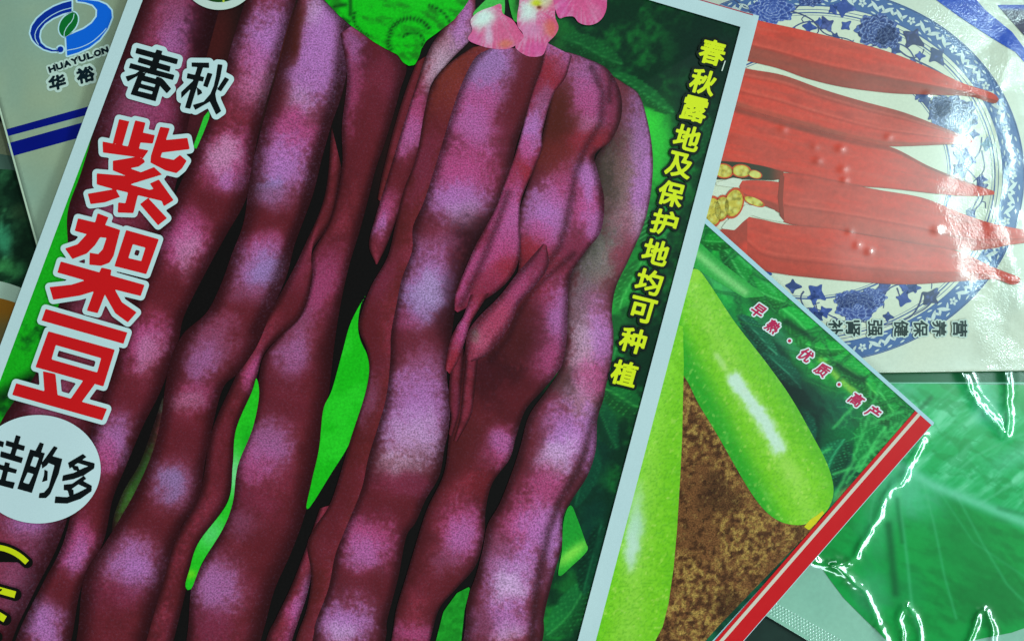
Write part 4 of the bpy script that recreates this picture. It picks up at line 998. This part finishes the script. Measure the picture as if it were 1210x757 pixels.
# peonies
def peony(cx, cy, R, seed, c0, c1, sq=1.0):
    r2 = np.random.default_rng(seed); n = 7
    th_ = np.linspace(0, 2 * np.pi, 80, endpoint=False)
    rr = R * (1 + .10 * np.cos(n * th_ + seed) + .05 * np.cos(2.6 * n * th_))
    pl = np.stack([cx + rr * np.cos(th_), cy + sq * rr * np.sin(th_)], 1)
    def cf(x, y):
        u = x - cx; v = (y - cy) / sq; wob = fbm(x, y, 6, 3)
        r = np.hypot(u, v) / R * (.86 + .28 * wob); th2 = np.arctan2(v, u)
        c = np.tile(np.array(c1, float), (len(x), 1)); prev = None
        for i_, k in enumerate((1.0, .8, .6, .42, .25, .12)):
            nl = [11, 9, 8, 6, 5, 3][i_]
            b = k * (.86 + .2 * np.abs(np.cos(nl * .5 * th2 + seed + i_ * 1.7)))
            ins = sst(.02, -.02, r - b)[:, None]
            cc = mixc(np.tile(np.array(c1, float), (len(x), 1)), c0, sst(.02, .2, b - r))
            cc = mixc(cc, (158, 184, 212), np.exp(-((b - r - .02) / .025) ** 2) * .85)
            cc = mixc(cc, c0, (np.abs(np.sin(nl * 2.5 * th2 + i_)) > .93) * .5)
            c = c * (1 - ins) + cc * ins
        return c
    v_, f_ = iso_mesh(segs(pl), 1.0, 0)
    make("peony", ok, v_, f_, 5, cf, M_OKRA)
peony(1036, 36, 24, 3, (26, 44, 100), (60, 88, 150), .8); peony(1050, 44, 15, 5, (26, 44, 100), (60, 88, 150), .9)
peony(912, 12, 26, 8, (38, 62, 132), (66, 96, 168), .62); peony(958, -2, 16, 9, (26, 44, 100), (60, 88, 150), .6)
peony(1128, 138, 26, 11, (40, 60, 100), (84, 112, 160), .9); peony(1112, 126, 14, 15, (30, 46, 80), (84, 112, 160), .9)
peony(1012, 362, 24, 12, (36, 56, 122), (70, 98, 162), .75); peony(1030, 352, 17, 13, (36, 56, 122), (70, 98, 162), .7); peony(1000, 354, 14, 17, (36, 56, 122), (70, 98, 162), .7)

def pod(top, bot, layer, shade, ridges, tip=None):
    def cf(x, y, s, t):
        n = fbm(x, y, 60, 4, 9, 12)
        c = mixc(np.tile(np.array((196, 66, 50), float), (len(x), 1)), (172, 70, 56), sst(.3, .7, n))
        c = mixc(c, (206, 96, 78), sst(.52, .8, fbm(x + 60, y, 90, 4, 3.5, 13)) * .3)
        c = mixc(c, (150, 56, 44), sst(.6, .85, fbm(x, y, 30, 3, 12, 14)) * .5)
        for a, b, col, st in shade:          # flat facets between ridges
            c = mixc(c, col, sst(a - .06, a + .06, t) * sst(b + .06, b - .06, t) * st * (.7 + .5 * n))
        for r in ridges:
            c = mixc(c, (130, 50, 40), np.exp(-((t - r) / .07) ** 2) * .4)
            c = mixc(c, (214, 104, 86), np.exp(-((t - r + .1) / .06) ** 2) * .35)
        c = mixc(c, (120, 60, 50), sst(.12, 0, 1 - t) * .6 + sst(.08, 0, 1 + t) * .2)
        return np.clip(c, 0, 255)
    return ribbon("printed_okra_pod", ok, top, bot, layer, cf, M_OKRA_RED, 2.6)
BR = (122, 70, 58)
pod([(800, -4), (860, 12), (895, 24), (954, 37), (1039, 58), (1095, 79), (1137, 98), (1165, 107), (1176, 112), (1180, 117)], [(800, 60), (860, 68), (904, 77), (926, 83), (954, 93), (996, 103), (1050, 110), (1095, 112), (1145, 114), (1168, 121), (1177, 122), (1180, 118)], 6, [(.25, 1, BR, .75)], [.25])
pod([(800, 50), (850, 70), (882, 81), (925, 89), (973, 106), (1020, 120), (1068, 133), (1115, 151), (1142, 162), (1149, 167)], [(800, 104), (850, 118), (873, 127), (909, 138), (957, 152), (1020, 168), (1052, 173), (1115, 171), (1142, 170), (1149, 168)], 7, [(-1, -.62, BR, .6), (.72, 1, (110, 80, 62), .4)], [-.6, .2])
pod([(790, 98), (850, 116), (873, 127), (957, 152), (1020, 168), (1056, 175), (1099, 197), (1147, 216), (1175, 226)], [(790, 180), (830, 188), (854, 192), (925, 203), (957, 209), (1007, 219), (1052, 223), (1115, 230), (1147, 232), (1175, 230)], 6.5, [(-1, -.8, (110, 60, 48), .7)], [])
pod([(925, 204), (952, 207), (980, 213), (1036, 224), (1091, 234), (1139, 253), (1173, 264), (1212, 272), (1240, 278)], [(925, 262), (940, 266), (1002, 274), (1070, 286), (1132, 296), (1170, 294), (1190, 290), (1220, 286), (1240, 284)], 7, [(.3, 1, (160, 80, 66), .5)], [.3])
pod([(872, 214), (890, 213), (910, 214), (926, 216)], [(877, 230), (890, 240), (906, 244), (926, 254)], 7.5, [(.5, 1, (120, 60, 46), .5)], [])
pod([(883, 256), (899, 259), (928, 265), (980, 270), (1002, 274), (1070, 286), (1132, 297), (1170, 314), (1190, 322), (1203, 327), (1206, 331)], [(883, 300), (899, 318), (926, 324), (950, 327), (1002, 332), (1070, 336), (1139, 332), (1175, 330), (1194, 336), (1203, 335), (1206, 331)], 8, [(.35, 1, (150, 62, 48), .7)], [.35])
pod([(840, 276), (860, 268), (874, 262), (884, 256)], [(850, 330), (866, 330), (878, 330), (900, 318)], 7.8, [(-1, -.2, (120, 56, 44), .5)], [])
# sliced okra with seeds
shape("slice_shadow", ok, [(845, 190), (880, 192), (905, 197), (926, 203), (925, 211), (915, 213), (880, 212), (845, 212)], 8.5, lambda x, y: mixc(np.tile(np.array((52, 54, 38), float), (len(x), 1)), (120, 62, 44), sst(905, 925, x)), M_OKRA, 2)
def slice_(cx, cy, rx, ry, ang, seed):
    a = math.radians(ang); ca, sa = math.cos(a), math.sin(a)
    def el(k): return [(cx + k * (rx * math.cos(t) * ca - ry * math.sin(t) * sa), cy + k * (rx * math.cos(t) * sa + ry * math.sin(t) * ca)) for t in np.linspace(0, 6.283, 30, endpoint=False)]
    v_, f_ = iso_mesh(segs(el(1)), 1.3, 0); o = make("okra_slice", ok, v_, f_, 9.5, (176, 76, 44), M_OKRA_RED)
    def cf(x, y):
        c = mixc(np.tile(np.array((178, 172, 60), float), (len(x), 1)), (120, 120, 40), sst(.45, .7, fbm(x, y, 4, 3)))
        for q in range(5):
            b = q * 1.257 + seed; sx, sy = cx + .5 * rx * math.cos(b), cy + .5 * ry * math.sin(b)
            c = mixc(c, (206, 204, 110), np.exp(-((x - sx) ** 2 + (y - sy) ** 2) / 8)); 
        return c
    v_, f_ = iso_mesh(segs(el(.84)), 1.2, 0); make("slice_flesh", ok, v_, f_, 10.2, cf, M_OKRA_RED, parent=o)
slice_(855, 202, 12, 9, 10, 0); slice_(876, 202, 12, 8, 5, 1); slice_(892, 206, 9, 5, 15, 2); slice_(842, 250, 12, 19, 0, 3); slice_(853, 246, 10, 16, 10, 4); slice_(867, 240, 12, 19, 15, 5); slice_(891, 238, 14, 5, 22, 6)
shape("slice_shadow", ok, [(922, 206), (927, 208), (925, 236), (927, 262), (922, 256), (919, 232)], 9.2, (128, 58, 44), M_OKRA, 1.5)
shape("plate_white", ok, [(846, 216), (866, 210), (878, 212), (872, 222), (846, 219)], 9, (186, 208, 190), M_OKRA, 2)
shape("plate_white", ok, [(881, 242), (902, 244), (915, 248), (928, 263), (900, 258), (888, 254), (878, 262), (868, 272), (852, 270), (858, 262)], 9, (186, 208, 190), M_OKRA, 2)
# lettering turned on its side
for ch, x, y in [("营", 1134.5, 388), ("养", 1110, 388), ("保", 1088, 388), ("健", 1065, 388), ("强", 1034, 387.5), ("肾", 1008, 388), ("补", 987.5, 387.5)]:
    char(ok, ch, x, y, 18.5, 16.5, 90, (18, 40, 40), .45, 1.6, (168, 200, 190), 9, 0, .6, "printed_character", M_OKRA)
# blue corner stripes
shape("blue_stripe", ok, [(1103, -2), (1076, -22), (1120, -40), (1164, 12), (1196, 38), (1211, 58), (1230, 90), (1216, 80), (1200, 62), (1170, 44), (1135, 21)], 2, (30, 72, 176), M_OKRA, 2)
shape("blue_stripe", ok, [(1178, 6), (1212, 6), (1260, 6), (1260, 80), (1228, 60), (1210, 42), (1194, 24)], 2, lambda x, y: mixc(np.tile(np.array((40, 70, 170), float), (len(x), 1)), (52, 50, 78), sst(9, 14, y)), M_OKRA, 2)

# ================================================================== squash packet
ZC = [(600, 50), (1104, 498), (640, 1010), (330, 640)]
ZC = [(640, 84), (1104, 499), (760, 893), (296, 478)]
def h_zuc(x, y):
    d = edge_d(x, y, ZC)
    return 1.0 + 3.5 * sst(8, 110, d) + 1.4 * (fbm(x, y, 150, 2) - .5) * sst(0, 60, d)
zu = Pack("squash_seed_packet", "packet with two green squashes on soil and a red bottom band", ZC, 20, h_zuc)
body("packet_body", zu, ZC, (150, 196, 206), M_PAPER, 6)
e1 = np.array([1104 - 640, 499 - 84.0]); e1 /= np.hypot(*e1); e2 = np.array([-e1[1], e1[0]])
def bgz(x, y):
    n = fbm(x, y, 34, 4, 14, 50); m = fbm(x + 99, y, 12, 4)
    u = (x - 640) * e2[0] + (y - 84) * e2[1]           # depth below the top-right edge
    bright = sst(75, 30, u + 30 * (fbm(x, y, 50, 2) - .5) * 2)
    c = mixc(np.tile(np.array((6, 52, 38), float), (len(x), 1)), (10, 90, 60), sst(.42, .7, n))
    b = mixc(np.tile(np.array((16, 134, 44), float), (len(x), 1)), (30, 176, 56), sst(.45, .7, m))
    b = mixc(b, (8, 80, 40), sst(.5, .35, n) * .7)
    c = c + (b - c) * bright[:, None]
    c = blobs(x, y, c, [(850, 330, 34, 12, 40, (60, 170, 90), .8), (915, 480, 30, 40, 20, (6, 24, 22), .9), (900, 350, 18, 16, 0, (10, 60, 36), .8), (955, 520, 24, 36, 0, (8, 30, 24), .8), (925, 400, 44, 8, 40, (50, 130, 90), .6), (985, 520, 20, 26, 0, (14, 92, 50), .7), (1020, 500, 36, 20, -40, (14, 110, 50), .6),
                        (845, 280, 20, 12, 30, (14, 110, 40), .8), (955, 395, 24, 16, 20, (30, 160, 50), .6), (1000, 455, 36, 4, 42, (110, 180, 60), .8), (975, 560, 12, 16, 0, (12, 84, 44), .7), (1000, 585, 20, 10, -40, (120, 170, 90), .7)], m, .7)
    for q_ in [(1040, 520, 46, 30, -48, (14, 112, 50), (70, 190, 100)), (1050, 478, 40, 22, 44, (16, 130, 50), (80, 200, 100)), (985, 545, 30, 20, -70, (14, 96, 58), (50, 170, 110)), (950, 500, 26, 12, 60, (10, 70, 50), (40, 140, 100)),
               (1005, 440, 42, 16, 40, (24, 150, 56), (90, 205, 90)), (950, 392, 44, 20, 48, (22, 160, 56), (80, 210, 100)), (905, 345, 34, 16, 30, (22, 140, 50), (80, 200, 100)), (868, 312, 30, 14, 50, (18, 130, 46), (80, 190, 100)),
               (920, 430, 40, 13, 50, (10, 78, 54), (50, 140, 104)), (895, 395, 34, 11, 42, (12, 84, 56), (60, 150, 110)), (850, 285, 22, 12, 10, (16, 130, 40), (70, 190, 90)), (975, 410, 24, 12, 10, (20, 150, 50), (80, 200, 90)), (1068, 500, 30, 16, -50, (12, 104, 44), (60, 180, 90))]:
        c = paint_leaf(c, x, y, *q_[:5], q_[5], q_[6], seed=q_[0] % 7)
    c = mixc(c, (110, 180, 60), np.exp(-(seg_dist(x, y, [(970, 425), (1000, 455), (1016, 468)]) / 3.5) ** 2) * .9)
    c = mixc(c, (6, 30, 24), np.exp(-(((x - 945) / 30) ** 2 + ((y - 470) / 22) ** 2)) * .7)
    for p in [[(985, 590), (1010, 540), (1030, 480), (1040, 455)], [(1000, 570), (1020, 540), (1060, 500)], [(985, 560), (1010, 552), (1040, 545)], [(950, 500), (965, 540), (980, 530)], [(870, 300), (900, 330), (915, 345)], [(985, 505), (1010, 480), (1000, 470)], [(1020, 540), (1050, 520), (1075, 490)], [(1030, 500), (1050, 490), (1070, 485)], [(1025, 520), (1035, 545)], [(1045, 505), (1052, 530)]]:
        c = mixc(c, (60, 180, 90), np.exp(-(seg_dist(x + (m - .5) * 6, y, p) / 2.0) ** 2) * .7)
    w1, w2 = worley(x + (m - .5) * 6, y, 17)
    c = mixc(c, (50, 176, 86), sst(.10, .02, w2) * sst(985, 1015, x + (n - .5) * 30) * sst(-60, 0, u - 20) * .6)
    w1, w2 = worley(x + (m - .5) * 14, y + 30, 38)
    c = mixc(c, (4, 58, 30), sst(.16, .02, w2) * bright * .7)
    c = mixc(c, (60, 190, 80), sst(.07, .0, w2) * bright * .5)
    for p in [[(940, 470), (950, 500), (945, 530)], [(900, 300), (930, 340)], [(930, 380), (960, 400)], [(990, 430), (1020, 450)]]:
        c = mixc(c, (4, 40, 24), np.exp(-(seg_dist(x + (m - .5) * 8, y, p) / 4.0) ** 2) * .7)
    return c
zi = [(640, 93), (1086, 489), (752, 873), (310, 478)]
quad("leaf_print", zu, [(640, 93), (1086, 488), (746, 862), (310, 478)], 1, bgz, M_LEAF, 1.6)
def soil(x, y):
    n = fbm(x, y, 5.5, 4); m = fbm(x + 40, y, 50, 3); k = fbm(x, y + 70, 3.2, 2)
    c = mixc(np.tile(np.array((98, 66, 36), float), (len(x), 1)), (140, 118, 58), sst(.42, .66, n * .5 + k * .5) * sst(.35, .6, m))
    c = mixc(c, (48, 28, 14), sst(.5, .3, n) * .7)
    c = mixc(c, (40, 24, 12), sst(.55, .75, fbm(x, y, 60, 3)) * .5)
    return mixc(c, (156, 138, 76), sst(.66, .85, k) * .4)
shape("printed_soil", zu, [(800, 420), (830, 480), (880, 570), (920, 614), (970, 614), (850, 738), (760, 840), (700, 790), (720, 600)], 2, soil, M_SOIL, 1.7)
def zcol(path, wd):
    def cf(x, y):
        n = fbm(x, y, 5, 3, 14, -60 if wd > 50 else -85); m = fbm(x, y, 30, 3)
        d = np.full(len(x), 0.0); 
        # signed side of the long axis
        (x0, y0), (x1, y1) = path[0], path[-1]
        L = math.hypot(x1 - x0, y1 - y0)
        sd = ((x1 - x0) * (y - y0) - (y1 - y0) * (x - x0)) / L / wd      # + = lower-left side
        c = mixc(np.tile(np.array((100, 184, 22), float), (len(x), 1)), (132, 206, 50), sst(.4, .7, n) * .3)
        c = mixc(c, (34, 150, 28), sst(.35, 1.0, sd))
        c = mixc(c, (66, 160, 26), sst(-.5, -1.1, sd) * .6)
        c = mixc(c, (150, 206, 90), np.exp(-((sd + .05) / .28) ** 2) * .45)
        w1, w2 = worley(x, y, 5.0, 8.0, -55 if wd < 50 else -85)
        c = mixc(c, (60, 140, 20), sst(.16, .02, w2) * .35)
        w1, w2 = worley(x + 55, y, 13, 19, -55 if wd < 50 else -85)
        c = mixc(c, (176, 214, 110), sst(.13, .04, w1) * (fbm(x, y, 30, 2) > .5) * .5)
        sp = fbm(x + 7, y, 4.5, 2, 8, 30)
        return mixc(c, (176, 214, 110), sst(.74, .86, sp) * .4)
    return cf
z1 = [(800, 330), (810, 322), (824, 318), (838, 335), (868, 380), (906, 429), (935, 470), (960, 514), (978, 549), (985, 578), (979, 600), (964, 614), (942, 620), (915, 612), (889, 584), (848, 514), (825, 476), (806, 441), (760, 390), (765, 340)]
c1 = zcol([(820, 350), (955, 610)], 46)
def zz1(x, y):
    c = c1(x, y); n = fbm(x, y, 7, 3)
    k = np.exp(-((seg_dist(x, y, [(868, 448), (885, 472), (900, 492), (916, 520), (920, 528)]) / 9.5) ** 2)) + (fbm(x, y, 5, 3, 4, 55) - .5) * .7
    c = mixc(c, (150, 206, 110), sst(.0, .5, k) * .7); c = mixc(c, (180, 216, 200), sst(.30, .85, k) * .95)
    return blobs(x, y, c, [(880, 462, 3, 4, -35, (180, 214, 190), .95), (936, 556, 10, 26, -35, (150, 206, 90), .5), (850, 425, 4, 14, -35, (170, 210, 150), .6), (822, 325, 12, 8, 0, (150, 200, 60), .5)], n, .9)
shape("printed_squash", zu, z1, 4, zz1, M_ZUC, 1.6, smooth=160)
shape("blossom_end", zu, [(950, 622), (958, 613), (966, 608), (972, 603), (974, 606), (964, 618), (956, 626)], 4.6, (200, 190, 20), M_ZUC, 1.5)
shape("squash_stalk", zu, [(808, 270), (822, 282), (850, 308), (905, 350), (880, 352), (850, 334), (820, 316), (800, 310)], 3, lambda x, y: mixc(np.tile(np.array((40, 150, 60), float), (len(x), 1)), (110, 190, 110), np.exp(-(seg_dist(x, y, [(815, 292), (850, 322), (880, 345)]) / 5) ** 2)), M_LEAF, 2)
z2 = [(807, 385), (808, 430), (806, 518), (804, 560), (800, 625), (796, 670), (790, 712), (783, 740), (770, 765), (745, 800), (700, 800), (640, 760), (640, 640), (700, 480), (760, 380)]
c2 = zcol([(775, 430), (735, 780)], 66)
def zz2(x, y):
    c = c2(x, y); n = fbm(x, y, 7, 3)
    return blobs(x, y, c, [(750, 622, 11, 30, 6, (160, 204, 180), .9), (746, 650, 9, 22, 4, (170, 208, 190), .9), (752, 590, 8, 22, 10, (150, 200, 140), .6)], n, .8)
shape("printed_squash", zu, z2, 5, zz2, M_ZUC, 1.8)
# red band with a white line, pale edge
RB = (176, 18, 26)
def zs(off0, off1, ext=0):   # strip along the lower-right edge, offsets measured inwards
    a = np.array([1104, 499.0]); b = np.array([760, 893.0]); d = (b - a) / np.hypot(*(b - a)); nI = np.array([-1, 0]) * 1.0
    s = np.array([-e1[0], -e1[1]])
    return [tuple(a + s * off0), tuple(b + s * off0), tuple(b + s * off1), tuple(a + s * off1)]
quad("red_band", zu, zs(0.6, 26), 5.5, lambda x, y: mixc(np.tile(np.array(RB, float), (len(x), 1)), (186, 34, 36), fbm(x, y, 8, 3) * .5), M_INK, 5)
quad("white_line", zu, zs(18.0, 22.0), 6.5, (196, 190, 176), M_INK, 5)
quad("pale_edge", zu, [(640, 84), (1104, 499), (1102, 503), (638, 91)], 7, (150, 196, 206), M_PAPER, 5)
for ch, x, y in [("早", 896, 367), ("熟", 913.5, 386), ("优", 952.5, 419.5), ("质", 972, 437), ("高", 1012, 472), ("产", 1032, 487)]:
    char(zu, ch, x, y, 14, 15, 34, (160, 16, 72), .55, 1.6, (206, 214, 214), 6, .22, .5, "slogan_character")
for x, y in [(933, 402.5), (991.5, 454)]:
    pl = [(x + 2.0 * math.cos(a), y + 2.0 * math.sin(a)) for a in t2]
    v_, f_ = iso_mesh(segs(pl), .5, 0); o = make("separator_dot", zu, v_, f_, 7, (160, 16, 60), M_INK)
    v_, f_ = iso_mesh(segs(pl), .6, 1.5); make("dot_outline", zu, v_, f_, 6, (206, 214, 214), M_INK, parent=o)
